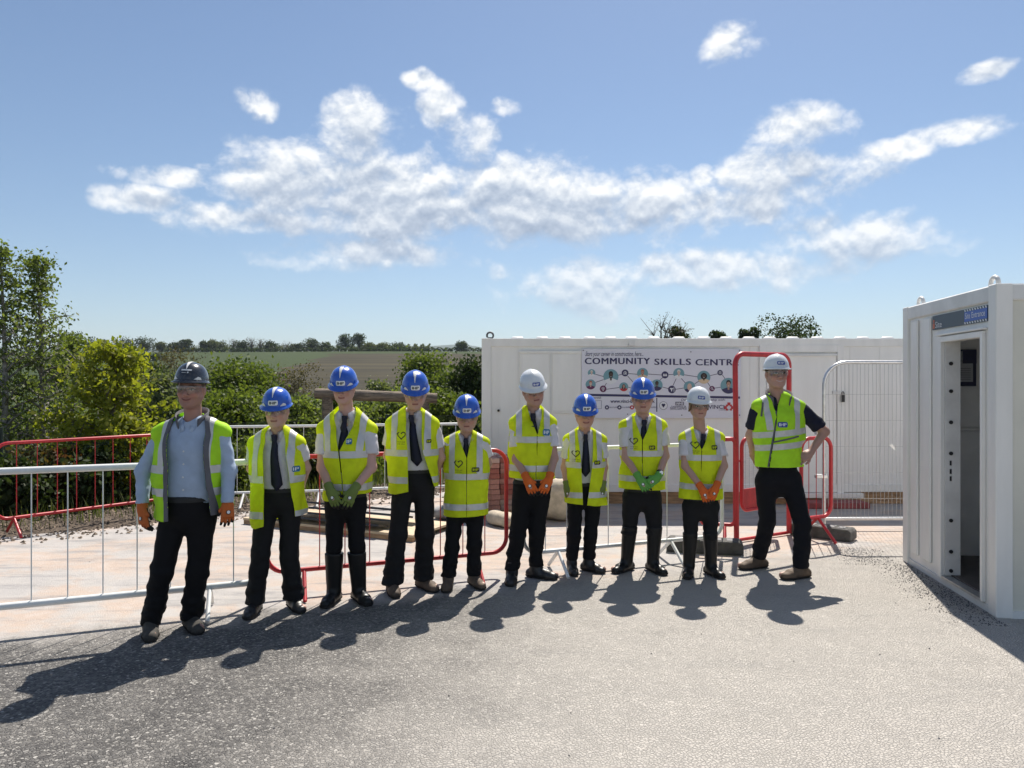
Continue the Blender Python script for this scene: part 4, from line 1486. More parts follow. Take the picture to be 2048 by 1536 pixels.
# brick stack
M_brick = [mat('red_brick', (.30, .10, .075), .85, var=.3, vscale=14, bump=.003, bscale=50), mat('pink_brick', (.40, .19, .15), .85, var=.3, vscale=14, bump=.003, bscale=50), mat('pale_brick', (.45, .30, .25), .85, var=.25, vscale=14, bump=.003, bscale=50)]
bs = empty('brick_stack', (xat(995, 9.7), 9.7, 0), R(8))
bme = []
for m_ in M_brick:
    b = MB().box((-.1075, -.05, 0), (.1075, .05, .063)).build('brick', m_, bs, bevel=.004)
    bme.append(b.data)
    bpy.data.objects.remove(b)
for row in range(10):
    for i in range(4):
        for j in range(5):
            if 0 < i < 3 and 0 < j < 4 and row < 9:
                continue
            o = bpy.data.objects.new('brick', random.choice(bme))
            COL.objects.link(o)
            o.parent = bs
            if row % 2:
                o.location = (-.33 + .22 * i + random.uniform(-.006, .006), -.21 + .105 * j + random.uniform(-.005, .005), .09 + row * .066)
            else:
                o.location = (-.33 + .22 * i + random.uniform(-.01, .01), -.21 + .105 * j + random.uniform(-.008, .008), .09 + row * .066)
            o.rotation_euler = (0, 0, random.uniform(-.03, .03))
MB().box((-.46, -.30, .0), (.46, .30, .02)).box((-.46, -.30, .065), (.46, .30, .088)).box((-.46, -.30, .0201), (-.36, .30, .0649)).box((.36, -.30, .0201), (.46, .30, .0649)).build('pallet', M_ply, bs)
tag(bs, 'stack of red bricks on a pallet', 'brick stack')


def lump(name, c, size, m_, label, cat, seed=1, rz=0.0):
    n1_, n2_ = 26, 14
    V, Fs = [], []
    for i in range(n2_ + 1):
        ph = math.pi * i / n2_ - math.pi / 2
        for j in range(n1_):
            th = 2 * math.pi * j / n1_
            ce = math.copysign(abs(math.cos(th)) ** .7, math.cos(th))
            se = math.copysign(abs(math.sin(th)) ** .7, math.sin(th))
            V.append((math.cos(ph) ** .6 * ce * size[0], math.cos(ph) ** .6 * se * size[1], size[2] * (1 + math.copysign(abs(math.sin(ph)) ** .8, math.sin(ph))) * .5))
    V = np.array(V)
    V += (vnoise(V * 9, seed) - .5)[:, None] * .05 * np.array([1, 1, .6])
    V[:, 2] = np.maximum(V[:, 2], 0)
    for i in range(n2_):
        for j in range(n1_):
            a, b = i * n1_ + j, i * n1_ + (j + 1) % n1_
            Fs.append((a, b, b + n1_, a + n1_))
    o = link_mesh(name, mesh_np(name, V, Fs), m_, None, c, rz)
    return tag(o, label, cat)


M_sack = mat('woven_sack', (.50, .43, .33), .85, var=.2, vscale=9, bump=.006, bscale=25)
M_stone = mat('grey_stone', (.28, .275, .27), .9, var=.3, vscale=8, bump=.01, bscale=12)
lump('bulk_sack', (xat(1118, 9.3), 9.3, 0), (.26, .24, .52), M_sack, 'bulging tan bulk sack behind the white helmet boy with orange gloves', 'sack', 3)
lump('sandbag', (xat(1000, 8.9), 8.9, 0), (.12, .22, .16), M_sack, 'small pale sandbag leaning by the brick stack', 'sandbag', 5, R(35))
lump('stone_block', (xat(912, 9.3), 9.3, 0), (.30, .16, .17), M_stone, 'rough grey stone block left of the brick stack', 'stone block', 7, R(-8))

# ------------------------------------------------------------------ people: distance-field bodies
def _rc(P, a, b, ra, rb):
    a, b = np.asarray(a, float), np.asarray(b, float)
    ab = b - a
    t = np.clip(((P - a) @ ab) / max(ab @ ab, 1e-9), 0, 1)
    return np.linalg.norm(P - a - t[:, None] * ab, axis=1) - (ra + (rb - ra) * t)


class SDF:
    def __init__(self):
        self.ops = []

    def cap(self, a, b, ra, rb, k=.02, ys=1.0, op='add', clip=None):
        """tapered capsule; ys squashes depth about the axis; clip=(point,normal) cuts flat"""
        a, b = np.asarray(a, float), np.asarray(b, float)
        m = max(ra, rb)
        lo, hi = np.minimum(a, b) - m - .07, np.maximum(a, b) + m + .07

        def f(P):
            if ys != 1.0:
                yc = (a[1] + b[1]) / 2
                Q = P.copy()
                Q[:, 1] = yc + (P[:, 1] - yc) / ys
                a2, b2 = a.copy(), b.copy()
                a2[1] = yc + (a[1] - yc) / ys
                b2[1] = yc + (b[1] - yc) / ys
                d = _rc(Q, a2, b2, ra, rb) * (.5 + .5 * ys)
            else:
                d = _rc(P, a, b, ra, rb)
            if clip is not None:
                d = np.maximum(d, (P - np.asarray(clip[0])) @ np.asarray(clip[1]))
            return d
        self.ops.append((f, lo, hi, k, op))
        return self

    def ell(self, c, r, k=.02, op='add', rot=None):
        c, r = np.asarray(c, float), np.asarray(r, float)
        m = r.max()

        def f(P):
            Q = P - c
            if rot is not None:
                Q = Q @ rot
            l = np.linalg.norm(Q / r, axis=1)
            return (l - 1) * r.min() * (.6 + .4 * np.minimum(l, 1.5))
        self.ops.append((f, c - m - .07, c + m + .07, k, op))
        return self

    def box(self, c, h, rad, axes, k=.01, op='add'):
        c, h = np.asarray(c, float), np.asarray(h, float)
        A = np.asarray(axes, float).T
        m = np.linalg.norm(h) + rad

        def f(P):
            q = np.abs((P - c) @ A) - h
            return np.linalg.norm(np.maximum(q, 0), axis=1) + np.minimum(q.max(1), 0) - rad
        self.ops.append((f, c - m - .07, c + m + .07, k, op))
        return self

    def __call__(self, P):
        d = np.full(len(P), .4)
        for f, lo, hi, k, op in self.ops:
            idx = np.nonzero(((P >= lo) & (P <= hi)).all(1))[0]
            if not len(idx):
                continue
            v = f(P[idx])
            a = d[idx]
            if op == 'add':
                h = np.clip(.5 + .5 * (a - v) / k, 0, 1)
                d[idx] = a * (1 - h) + v * h - k * h * (1 - h)
            else:
                v = -v
                h = np.clip(.5 - .5 * (a - v) / k, 0, 1)
                d[idx] = a * (1 - h) + v * h + k * h * (1 - h)
        return d

    def bounds(self):
        lo = np.min([o[1] for o in self.ops if o[4] == 'add'], 0) + .05
        hi = np.max([o[2] for o in self.ops if o[4] == 'add'], 0) - .05
        return lo, hi


def nets(fn, lo, hi, h, zs=None):
    """surface nets of fn over a rectilinear grid"""
    xs = np.arange(lo[0], hi[0] + h, h)
    ys = np.arange(lo[1], hi[1] + h, h)
    zs = np.arange(lo[2], hi[2] + h, h) if zs is None else zs
    n = (len(xs), len(ys), len(zs))
    st = 4
    cxs, cys, czs = xs[::st], ys[::st], zs[::st]
    G = np.stack(np.meshgrid(cxs, cys, czs, indexing='ij'), -1).reshape(-1, 3)
    dc = fn(G).reshape(len(cxs), len(cys), len(czs))
    # coarse cell is wanted when its corner is near the surface
    near = np.abs(dc) < h * st * 1.9 + .012
    for ax in range(3):
        near = near | np.roll(near, 1, ax) | np.roll(near, -1, ax)
    big = np.repeat(np.repeat(np.repeat(near, st, 0), st, 1), st, 2)[:n[0], :n[1], :n[2]]
    D = np.repeat(np.repeat(np.repeat(np.where(dc > 0, .4, -.4), st, 0), st, 1), st, 2)[:n[0], :n[1], :n[2]].copy()
    I = np.nonzero(big)
    P = np.stack([xs[I[0]], ys[I[1]], zs[I[2]]], -1)
    D[I] = fn(P)
    S = D < 0
    acc = np.zeros((n[0] - 1, n[1] - 1, n[2] - 1, 3))
    cnt = np.zeros((n[0] - 1, n[1] - 1, n[2] - 1))
    co = [xs, ys, zs]
    edges = []
    for ax in range(3):
        sl0 = [slice(None)] * 3
        sl1 = [slice(None)] * 3
        sl0[ax] = slice(0, -1)
        sl1[ax] = slice(1, None)
        cr = S[tuple(sl0)] != S[tuple(sl1)]
        E = np.nonzero(cr)
        d0 = D[tuple(sl0)][E]
        d1 = D[tuple(sl1)][E]
        t = d0 / (d0 - d1)
        pos = np.stack([co[a][E[a]] for a in range(3)], -1)
        step = co[ax][E[ax] + 1] - co[ax][E[ax]]
        pos[:, ax] += t * step
        edges.append((E, d0 < 0))
        o1, o2 = [(1, 2), (2, 0), (0, 1)][ax]
        for a in (0, 1):
            for b in (0, 1):
                J = [E[0].copy(), E[1].copy(), E[2].copy()]
                J[o1] = J[o1] - a
                J[o2] = J[o2] - b
                ok = np.ones(len(J[0]), bool)
                for q in range(3):
                    ok &= (J[q] >= 0) & (J[q] < n[q] - 1)
                Jt = tuple(j[ok] for j in J)
                np.add.at(acc, Jt, pos[ok])
                np.add.at(cnt, Jt, 1)
    has = cnt > 0
    idx = -np.ones(cnt.shape, int)
    idx[has] = np.arange(has.sum())
    V = acc[has] / cnt[has][:, None]
    quads = []
    for ax in range(3):
        E, inside = edges[ax]
        o1, o2 = [(1, 2), (2, 0), (0, 1)][ax]
        ok = np.ones(len(E[0]), bool)
        for q in (o1, o2):
            ok &= (E[q] >= 1) & (E[q] < n[q] - 1)
        ok &= E[ax] < n[ax] - 1
        def cell(a, b):
            J = [E[0][ok].copy(), E[1][ok].copy(), E[2][ok].copy()]
            J[o1] -= a
            J[o2] -= b
            return idx[tuple(J)]
        q = np.stack([cell(1, 1), cell(0, 1), cell(0, 0), cell(1, 0)], -1)
        ins = inside[ok]
        q[~ins] = q[~ins][:, ::-1]
        quads.append(q)
    Q = np.concatenate(quads, 0)
    Q = Q[(Q >= 0).all(1)]
    return V, Q


def tris(Q):
    return np.concatenate([Q[:, [0, 1, 2]], Q[:, [0, 2, 3]]], 0) if Q.shape[1] == 4 else Q


def normals(V, T):
    N = np.zeros_like(V)
    fn = np.cross(V[T[:, 1]] - V[T[:, 0]], V[T[:, 2]] - V[T[:, 0]])
    for k in range(3):
        np.add.at(N, T[:, k], fn)
    return N / np.maximum(np.linalg.norm(N, axis=1), 1e-12)[:, None]


def clip(V, T, f):
    """keep the part of the triangle mesh where f >= 0"""
    if len(T) == 0:
        return V, T
    f = np.where(np.abs(f) < 1e-7, 1e-7, f)
    s = f > 0
    c = s[T].sum(1)
    out = [T[c == 3]]
    newV, base = [V], len(V)
    keys = {}

    def cut(i, j):
        nonlocal base
        k = (i, j) if i < j else (j, i)
        if k not in keys:
            t = f[i] / (f[i] - f[j])
            newV.append((V[i] + (V[j] - V[i]) * t)[None])
            keys[k] = base
            base += 1
        return keys[k]
    ex = []
    for tri in T[(c == 1) | (c == 2)]:
        a, b, d = (int(q) for q in tri)
        r = [a, b, d]
        k = sum(s[q] for q in r)
        if k == 1:
            while not s[r[0]]:
                r = r[1:] + r[:1]
            ex.append((r[0], cut(r[0], r[1]), cut(r[0], r[2])))
        else:
            while s[r[0]]:
                r = r[1:] + r[:1]
            p, q = cut(r[0], r[1]), cut(r[0], r[2])
            ex.append((p, r[1], r[2]))
            ex.append((p, r[2], q))
    if ex:
        out.append(np.array(ex))
    T2 = np.concatenate(out, 0)
    V2 = np.concatenate(newV, 0)
    used = np.unique(T2)
    re = -np.ones(len(V2), int)
    re[used] = np.arange(len(used))
    return V2[used], re[T2]


def thicken(V, T, t, N=None):
    N = normals(V, T) if N is None else N
    n = len(V)
    e = np.concatenate([T[:, [0, 1]], T[:, [1, 2]], T[:, [2, 0]]], 0)
    key = np.sort(e, 1)
    u, inv, cn = np.unique(key, axis=0, return_inverse=True, return_counts=True)
    bd = e[cn[inv.ravel()] == 1]
    side = np.concatenate([np.stack([bd[:, 1], bd[:, 0], bd[:, 0] + n], -1), np.stack([bd[:, 1], bd[:, 0] + n, bd[:, 1] + n], -1)], 0)
    return np.concatenate([V, V - N * t], 0), np.concatenate([T, T[:, ::-1] + n, side], 0)


def smooth_mesh(V, T, it=2, lam=.5):
    e = np.concatenate([T[:, [0, 1]], T[:, [1, 2]], T[:, [2, 0]]], 0)
    for _ in range(it):
        acc = np.zeros_like(V)
        cn = np.zeros(len(V))
        for a, b in ((0, 1), (1, 0)):
            np.add.at(acc, e[:, a], V[e[:, b]])
            np.add.at(cn, e[:, a], 1)
        V = V + lam * (acc / np.maximum(cn, 1)[:, None] - V)
    return V


# ---- cloth and skin materials
def fabric(name, col, trans=0.0, rough=.85, bump=.0008, bscale=350, sheen=.0, var=.06):
    return mat(name, col, rough, spec=.25, bump=bump, bscale=bscale, var=var, vscale=14, sheen=sheen, trans=trans)


M_skin = mat('skin', (.5, .3, .24), .5, spec=.35, attr='tint', bump=.0006, bscale=160)
M_skin.node_tree.nodes['Principled BSDF'].inputs['Subsurface Weight'].default_value = .08
M_skin.node_tree.nodes['Principled BSDF'].inputs['Subsurface Radius'].default_value = (.012, .005, .003)
M_glove = mat('knit_glove', (.3, .3, .1), .8, spec=.25, attr='tint', bump=.0015, bscale=220)
M_yel = fabric('yellow_hivis', (.86, .96, .03), .46, .7, bump=.0006, bscale=420)
M_lime = fabric('lime_hivis', (.57, .94, .04), .34, .65, bump=.0006, bscale=420)
M_refl = mat('silver_reflective_tape', (.60, .60, .60), .42, metal=.2, var=.05, vscale=30, bump=.0006, bscale=500, trans=.12)
M_linen = fabric('grey_lining', (.12, .12, .135))
M_shirtw = fabric('white_shirt', (.74, .73, .78), .25)
M_shirtb = fabric('pale_blue_shirt', (.42, .52, .68), .15)
M_tee = fabric('navy_tee', (.012, .014, .03))
M_trb = fabric('black_trousers', (.006, .0062, .008))
M_trg = fabric('charcoal_trousers', (.013, .013, .0145))
M_trn = fabric('navy_trousers', (.006, .0065, .010))
M_tie = fabric('navy_tie', (.012, .014, .032), rough=.6)
M_boot = mat('black_boot_leather', (.016, .016, .018), .42, bump=.0015, bscale=60, var=.2)
M_brown = mat('brown_boot_leather', (.095, .065, .045), .75, bump=.002, bscale=60, var=.35)
M_tan = mat('tan_boot_leather', (.10, .068, .045), .75, bump=.002, bscale=60, var=.35)
M_grboot = mat('grey_boot_suede', (.045, .041, .036), .85, bump=.002, bscale=60, var=.35)
M_welly = mat('black_rubber', (.010, .011, .012), .38, spec=.3, bump=.0006, bscale=30)
M_sole = mat('boot_sole', (.022, .02, .02), .8)
M_hblue = mat('blue_helmet_shell', (.012, .085, .46), .22, coat=.4, bump=.0003, bscale=60)
M_hwhite = mat('white_helmet_shell', (.68, .70, .71), .28, coat=.3, bump=.0003, bscale=60, var=.04)
M_hdark = mat('dark_helmet_shell', (.018, .022, .03), .2, coat=.5)
M_hwm = mat('white_helmet_flash', (.72, .72, .70), .35)
M_badge_b = mat('badge_blue', (.02, .05, .30), .45)
M_badge_t = mat('badge_teal_blue', (.01, .14, .30), .5)
M_badge_k = mat('badge_black', (.015, .017, .012), .6)
M_badge_w = mat('badge_white', (.76, .77, .78), .45)
M_strap = mat('helmet_harness', (.015, .015, .016), .7)
M_button = mat('shirt_button', (.7, .7, .7), .4)
M_watch = mat('watch_metal', (.6, .6, .62), .25, metal=.8)


def glass_mat():
    m = bpy.data.materials.new('clear_lens')
    m.use_nodes = True
    t = NT(m.node_tree)
    for n in list(m.node_tree.nodes):
        m.node_tree.nodes.remove(n)
    tr = t.new('ShaderNodeBsdfTransparent')
    tr.inputs[0].default_value = (.90, .91, .90, 1)
    gl = t.new('ShaderNodeBsdfGlossy')
    gl.inputs['Roughness'].default_value = .08
    fr = t.new('ShaderNodeFresnel')
    fr.inputs[0].default_value = 1.5
    mx = t.new('ShaderNodeMixShader')
    t.put(mx.inputs[0], t.m('ADD', t.m('MULTIPLY', fr.outputs[0], .8), .06))
    m.node_tree.links.new(tr.outputs[0], mx.inputs[1])
    m.node_tree.links.new(gl.outputs[0], mx.inputs[2])
    out = t.new('ShaderNodeOutputMaterial')
    m.node_tree.links.new(mx.outputs[0], out.inputs[0])
    return m


M_lens = glass_mat()


def tint(me, cols):
    a = me.color_attributes.new('tint', 'FLOAT_COLOR', 'POINT')
    c = np.ones((len(cols), 4), np.float32)
    c[:, :3] = cols
    a.data.foreach_set('color', c.ravel())


def lerp_cols(C, f, col):
    f = np.clip(f, 0, 1)[:, None]
    return C * (1 - f) + np.asarray(col)[None] * f


def hand_ops(S, Wp, d, n, side, sc=1.0, grow=0.0, curl=.55, k=.008):
    """palm, four fingers, thumb. d: towards fingertips, n: back-of-hand normal, side: +1 thumb towards +s"""
    d = np.asarray(d, float)
    d /= np.linalg.norm(d)
    n = np.asarray(n, float)
    n = n - d * (n @ d)
    n /= np.linalg.norm(n)
    s = np.cross(d, n)
    Wp = np.asarray(Wp, float)
    g = grow
    S.box(Wp + d * .052 * sc, (.040 * sc, .031 * sc, .007 * sc), .008 * sc + g, (d, s, n), k=.012)
    S.cap(Wp - d * .01, Wp + d * .03 * sc, .027 * sc + g, .029 * sc + g, .015)
    L1 = (.036, .042, .040, .032)
    for i in range(4):
        off = (.0345 - .023 * i) * side
        b = Wp + d * (.088 + (.006 if i in (1, 2) else 0)) * sc + s * off * sc
        c1, c2 = curl * (.5 + .12 * i), curl * (1.35 + .12 * i)
        fan = s * (.10 * (1.5 - i)) * side
        v1 = (d * math.cos(c1) - n * math.sin(c1) + fan * .6)
        v2 = (d * math.cos(c2) - n * math.sin(c2) + fan * .3)
        p1 = b + v1 * L1[i] * sc
        p2 = p1 + v2 * (L1[i] * .95) * sc
        S.cap(b - d * .012, p1, (.0098 * sc + g), (.0088 * sc + g), k * .6)
        S.cap(p1, p2, (.0088 * sc + g), (.0072 * sc + g), k * .5)
    tb = Wp + d * .022 * sc + s * .026 * side * sc - n * .004
    t1 = tb + (d * .70 + s * .62 * side - n * .25) * .040 * sc
    t2 = t1 + (d * .93 + s * .12 * side - n * .35) * .032 * sc
    S.cap(tb, t1, .0135 * sc + g, .0105 * sc + g, k)
    S.cap(t1, t2, .0105 * sc + g, .0085 * sc + g, k * .5)
    return d, s, n


HELM_A, HELM_B, HELM_H = .104, .130, .126


def helmet_pt(th, v, pe=.80):
    """th: angle (0 = front, -y), v: 0 rim .. 1 crown"""
    r = max(0.0, math.cos(v * math.pi / 2)) ** pe
    x = HELM_A * r * math.sin(th)
    y = -HELM_B * r * math.cos(th)
    z = HELM_H * math.sin(v * math.pi / 2)
    ridge = math.exp(-(x / .020) ** 2) * .004 * min(1, v * 3)
    return x, y, z + ridge


def helmet_front(x, z):
    """depth of the shell front at (x, z)"""
    sv = min(.999, max(0, z / HELM_H))
    r = math.sqrt(1 - sv * sv) ** .80
    q = 1 - (x / max(1e-6, HELM_A * r)) ** 2
    return -HELM_B * r * math.sqrt(max(q, .02)) - .0028


def badge_mesh(cx, cz, w, h, text, proj, rad=.2, lift=.0, shear=0.0, n=10, tw=.72, th=.55, rot=0.0):
    """rounded panel with lettering laid on a surface: proj(x,z)->y"""
    mb = MB()
    cr, sr = math.cos(rot), math.sin(rot)

    def P(u, v, up):
        x, z = cx + u * cr - v * sr, cz + u * sr + v * cr
        return (x, proj(x, z) - up, z)
    nu, nv = 8, 4
    grid = []
    for j in range(nv + 1):
        for i in range(nu + 1):
            u, v = (i / nu - .5) * w, (j / nv - .5) * h
            if j in (0, nv) and i in (0, nu):
                u *= 1 - rad * h / w
                v *= 1 - rad * .4
            grid.append(P(u, v, .0012 + lift))
    mb.add(grid, [(j * (nu + 1) + i, j * (nu + 1) + i + 1, (j + 1) * (nu + 1) + i + 1, (j + 1) * (nu + 1) + i) for j in range(nv) for i in range(nu)], 0, True)
    V_, F_ = text_geo(text, 1.0, 0.0)
    V_ = V_.copy()
    V_[:, 0] = (V_[:, 0] - V_[:, 0].min()) / (V_[:, 0].max() - V_[:, 0].min()) - .5
    V_[:, 1] = (V_[:, 1] - V_[:, 1].min()) / (V_[:, 1].max() - V_[:, 1].min()) - .5
    for k, dx in enumerate((-.025, 0, .025)):
        mb.add([P((p[0] + dx) * w * tw, p[1] * h * th, .0030 + .0002 * k + lift) for p in V_], F_, 1)
    return mb


def heart_mesh(cx, cz, w, proj):
    """outlined heart with a small cross and two short lines of lettering under it"""
    mb = MB()
    ts = np.linspace(.18, 2 * math.pi - .0, 44)
    pts = []
    for t in ts:
        hx = .060 * 16 * math.sin(t) ** 3
        hz = .060 * (13 * math.cos(t) - 5 * math.cos(2 * t) - 2 * math.cos(3 * t) - math.cos(4 * t))
        pts.append((hx * w * .5, hz * w * .5))
    bw = w * .055
    for i in range(len(pts) - 1):
        if .80 < i / len(pts) < .87:
            continue
        (x0, z0), (x1, z1) = pts[i], pts[i + 1]
        l = math.hypot(x1 - x0, z1 - z0) or 1
        nx, nz = -(z1 - z0) / l * bw, (x1 - x0) / l * bw
        q = [(x0 + nx, z0 + nz), (x0 - nx, z0 - nz), (x1 - nx, z1 - nz), (x1 + nx, z1 + nz)]
        mb.add([(cx + a, proj(cx + a, cz + b) - .0022, cz + b) for a, b in q], [(0, 1, 2, 3)])
    for (ux, uz, sx_, sz_) in ((-.50, .16, .20, .05), (-.50, .16, .05, .20)):
        q = [(ux * w - sx_ * w * .6, uz * w - sz_ * w * .6), (ux * w + sx_ * w * .6, uz * w - sz_ * w * .6), (ux * w + sx_ * w * .6, uz * w + sz_ * w * .6), (ux * w - sx_ * w * .6, uz * w + sz_ * w * .6)]
        mb.add([(cx + a, proj(cx + a, cz + b) - .0026, cz + b) for a, b in q], [(0, 1, 2, 3)])
    for k, s in enumerate(('WORK SAFE', 'LIVE WELL')):
        V_, F_ = text_geo(s, 1.0, 0.0)
        V_ = V_.copy()
        V_[:, 0] = (V_[:, 0] / V_[:, 0].max() - .5) * w * .95
        V_[:, 1] = V_[:, 1] * w * .17 - w * (.86 + .24 * k)
        mb.add([(cx + p[0], proj(cx + p[0], cz + p[1]) - .0025, cz + p[1]) for p in V_], F_)
    return mb


def make_person(c):
    Y = c['Y'] + .10
    kpx = Y / F_PX
    cx = c['cx']
    X0 = (cx - 1024) * kpx
    H = CAM_H + (770 - c['top']) * kpx - .035       # crown of the head
    s = H / 1.76
    g = c.get('girth', 1.0)
    seed = c['seed']
    rnd = random.Random(seed)

    def J(p, y=0.0):
        return np.array([(p[0] - cx) * kpx, y, CAM_H - (p[1] - 770) * kpx])
    shL, shR = J(c['shL']), J(c['shR'])
    shz = (shL[2] + shR[2]) / 2
    mode = c['arms']
    hipL, hipR = J(c['hipL'], .0), J(c['hipR'], .0)
    hipz = (hipL[2] + hipR[2]) / 2
    wst = J((cx, c['waist']))[2]
    midx = (shL[0] + shR[0]) / 2
    hmx = (hipL[0] + hipR[0]) / 2
    feet = {}
    for sd in 'LR':
        tx, ty = c['toe' + sd]
        dt = F_PX * CAM_H / (ty - 770)
        toe = np.array([(tx - 1024) * dt / F_PX - X0, dt - Y, 0.0])
        anx = (c['an' + sd][0] - cx) * kpx
        fl = .185 * s
        dx = np.clip(anx - toe[0], -fl * .92, fl * .92)
        ank = np.array([toe[0] + dx, toe[1] + math.sqrt(fl * fl - dx * dx), .085])
        feet[sd] = (toe, ank)
    hipy = (feet['L'][1][1] + feet['R'][1][1]) / 2
    hipy = float(np.clip(hipy, -.12, .12))
    hipL[1] = hipR[1] = hipy
    by = hipy - .01                                  # body depth axis
    for q in (shL, shR):
        q[1] = by
    kn = {sd: J(c['kn' + sd]) for sd in 'LR'}
    for sd in 'LR':
        kn[sd][1] = (hipy + feet[sd][1][1]) / 2 - .03
    arm = {}
    for sd, sh in (('L', shL), ('R', shR)):
        md = mode if isinstance(mode, str) else mode[0 if sd == 'L' else 1]
        e_ = J(c['el' + sd])
        w_ = J(c['wr' + sd])
        h_ = J(c['ha' + sd])
        if md == 'front':
            e_[1], w_[1], h_[1] = by - .05, by - .185 * g - .02, by - .215 * g - .02
        elif md == 'side':
            e_[1], w_[1], h_[1] = by - .01, by - .07, by - .085
        elif md == 'back':
            e_[1], w_[1], h_[1] = by + .06, by + .16, by + .17
        else:                                         # hand on hip
            e_[1], w_[1], h_[1] = by + .03, by - .03, by - .06
        arm[sd] = (sh, e_, w_, h_, md)
    # ---- torso frame
    chest = np.array([midx, by, shz - .135 * s])
    pel = np.array([hmx, hipy, hipz + .02])
    halfw = abs(shR[0] - shL[0]) / 2
    rch = halfw * .93 * (1 + (g - 1) * .5)
    rpel = .150 * s * g
    nk = c['nk']
    neckb = np.array([midx, by + .005, shz + nk])
    hs = c.get('hs', .96)
    hp_, hr_, ht_ = c.get('head', (0, 0, 0))         # pitch, roll, turn (degrees)
    HM = Matrix.Rotation(R(ht_), 3, 'Z') @ Matrix.Rotation(R(hr_), 3, 'Y') @ Matrix.Rotation(R(hp_), 3, 'X')
    Hm = np.array(HM)
    hx = (c['hx'] - cx) * kpx
    hc = np.array([hx, by - .035, H - .122 * hs])

    def HP(p):
        return hc + Hm @ (np.asarray(p, float) * hs)

    def torso(S, off, ys=.62, k=.05):
        S.cap(pel, chest, rpel + off, rch + off, k, ys)
        S.cap(neckb + np.array([-.03, 0, -.01]), shL + np.array([.012, 0, -.012]), .050 * s + off, .048 * s + off, k)
        S.cap(neckb + np.array([.03, 0, -.01]), shR + np.array([-.012, 0, -.012]), .050 * s + off, .048 * s + off, k)
        if c.get('belly'):
            S.ell((hmx, by - .03, (chest[2] + pel[2]) / 2 - .02), (.15 * g + off, .09 * g + off, .17 + off), .06)
        return S
    # ---- body: one continuous skin
    B = SDF()
    torso(B, -.018)
    for sd in 'LR':
        sh, e_, w_, h_, md = arm[sd]
        B.cap(sh, e_, .044 * s * g ** .5, .038 * s, .03)
        B.cap(e_, w_, .038 * s * g ** .4, .026 * s, .02)
        dv = h_ - w_
        sgn = -1 if sd == 'L' else 1
        gl_ = c['gloves'] is not None
        if md == 'hip':
            hand_ops(B, w_, (-.75 * sgn, -.25, -.35), (.1 * sgn, -.8, .6), 1 if sd == 'L' else -1, s * 1.0, 0, .8)
        elif gl_:
            B.cap(w_, w_ + dv * .6, .025 * s, .020 * s, .01)
        else:
            hand_ops(B, w_, dv + np.array([0, 0, -.03]), (0, 1 if md == 'back' else -1, .1), 1 if sd == 'L' else -1, s, 0, .7)
        B.cap(hipL if sd == 'L' else hipR, kn[sd], .055 * s, .036 * s, .03)
        B.cap(kn[sd], feet[sd][1], .035 * s, .030 * s, .03)
        B.cap(feet[sd][1] - [0, 0, .03], feet[sd][0] + [0, .03, .035], .03, .025, .02)
    B.cap(neckb + [0, .022, -.05], HP((0, .022, -.06)), .055 * s, .054 * hs, .025)
    HS = SDF()
    HS.ell(HP((0, .015, .040)), np.array((.075, .094, .083)) * hs, .02, rot=Hm)
    HS.ell(HP((0, -.026, -.030)), np.array((.065, .068, .085)) * hs, .035, rot=Hm)
    for q in (-1, 1):
        HS.cap(HP((q * .054, .008, -.050)), HP((q * .020, -.058, -.094)), .021 * hs, .018 * hs, .03)
        HS.ell(HP((q * .038, -.064, -.026)), np.array((.024, .022, .024)) * hs, .02)
        HS.ell(HP((q * .078, .014, -.008)), np.array((.010, .021, .031)) * hs, .008, rot=Hm)
    HS.ell(HP((0, -.072, -.098)), np.array((.022, .018, .018)) * hs, .022)
    HS.cap(HP((-.034, -.082, .024)), HP((.034, -.082, .024)), .011 * hs, .011 * hs, .018)
    for q in (-1, 1):
        HS.ell(HP((q * .031, -.098, .002)), np.array((.019, .019, .013)) * hs, .010, op='sub')
        HS.ell(HP((q * .031, -.081, .001)), np.array((.0125, .0125, .0105)) * hs, .003)
    HS.cap(HP((0, -.090, .012)), HP((0, -.117, -.030)), .0085 * hs, .0130 * hs, .009)
    for q in (-1, 1):
        HS.ell(HP((q * .013, -.100, -.036)), np.array((.009, .010, .008)) * hs, .008)
    HS.cap(HP((-.019, -.086, -.0585)), HP((.019, -.086, -.0585)), .0075 * hs, .0075 * hs, .006)
    HS.cap(HP((-.016, -.086, -.071)), HP((.016, -.086, -.071)), .0080 * hs, .0080 * hs, .006)
    HS.cap(HP((-.021, -.099, -.0648)), HP((.021, -.099, -.0648)), .0035, .0035, .004, op='sub')
    B.ops += HS.ops
    lo, hi = B.bounds()
    lo[2] = .02
    zh = HP((0, 0, -.14))[2]
    zs = np.concatenate([np.arange(lo[2], hipz - .05, .014), np.arange(hipz - .05, zh, .0075), np.arange(zh, hi[2], .0042)])
    V, Q = nets(B, lo, hi, .0058, zs)
    sk = np.array(c.get('skin', (.46, .27, .21)))
    C = np.tile(sk, (len(V), 1))
    L_ = ((V - hc) @ Hm) / hs
    front = (L_[:, 1] < -.03) & (np.abs(L_[:, 0]) < .09) & (L_[:, 2] > -.13) & (L_[:, 2] < .1)
    lx, lz = L_[:, 0], L_[:, 2]
    w8 = lambda v: np.where(front, v, 0)
    C = lerp_cols(C, w8(.55 * np.exp(-((np.abs(lx) - .042) / .018) ** 2 - ((lz + .03) / .022) ** 2)), sk * np.array([1.12, .78, .76]))
    C = lerp_cols(C, w8(.45 * np.exp(-(lx / .014) ** 2 - ((lz + .035) / .016) ** 2)), sk * np.array([1.08, .80, .78]))
    sm = c.get('smile', 0)
    mz = -.0648 + sm * (np.abs(lx) / .022) ** 2 * .006
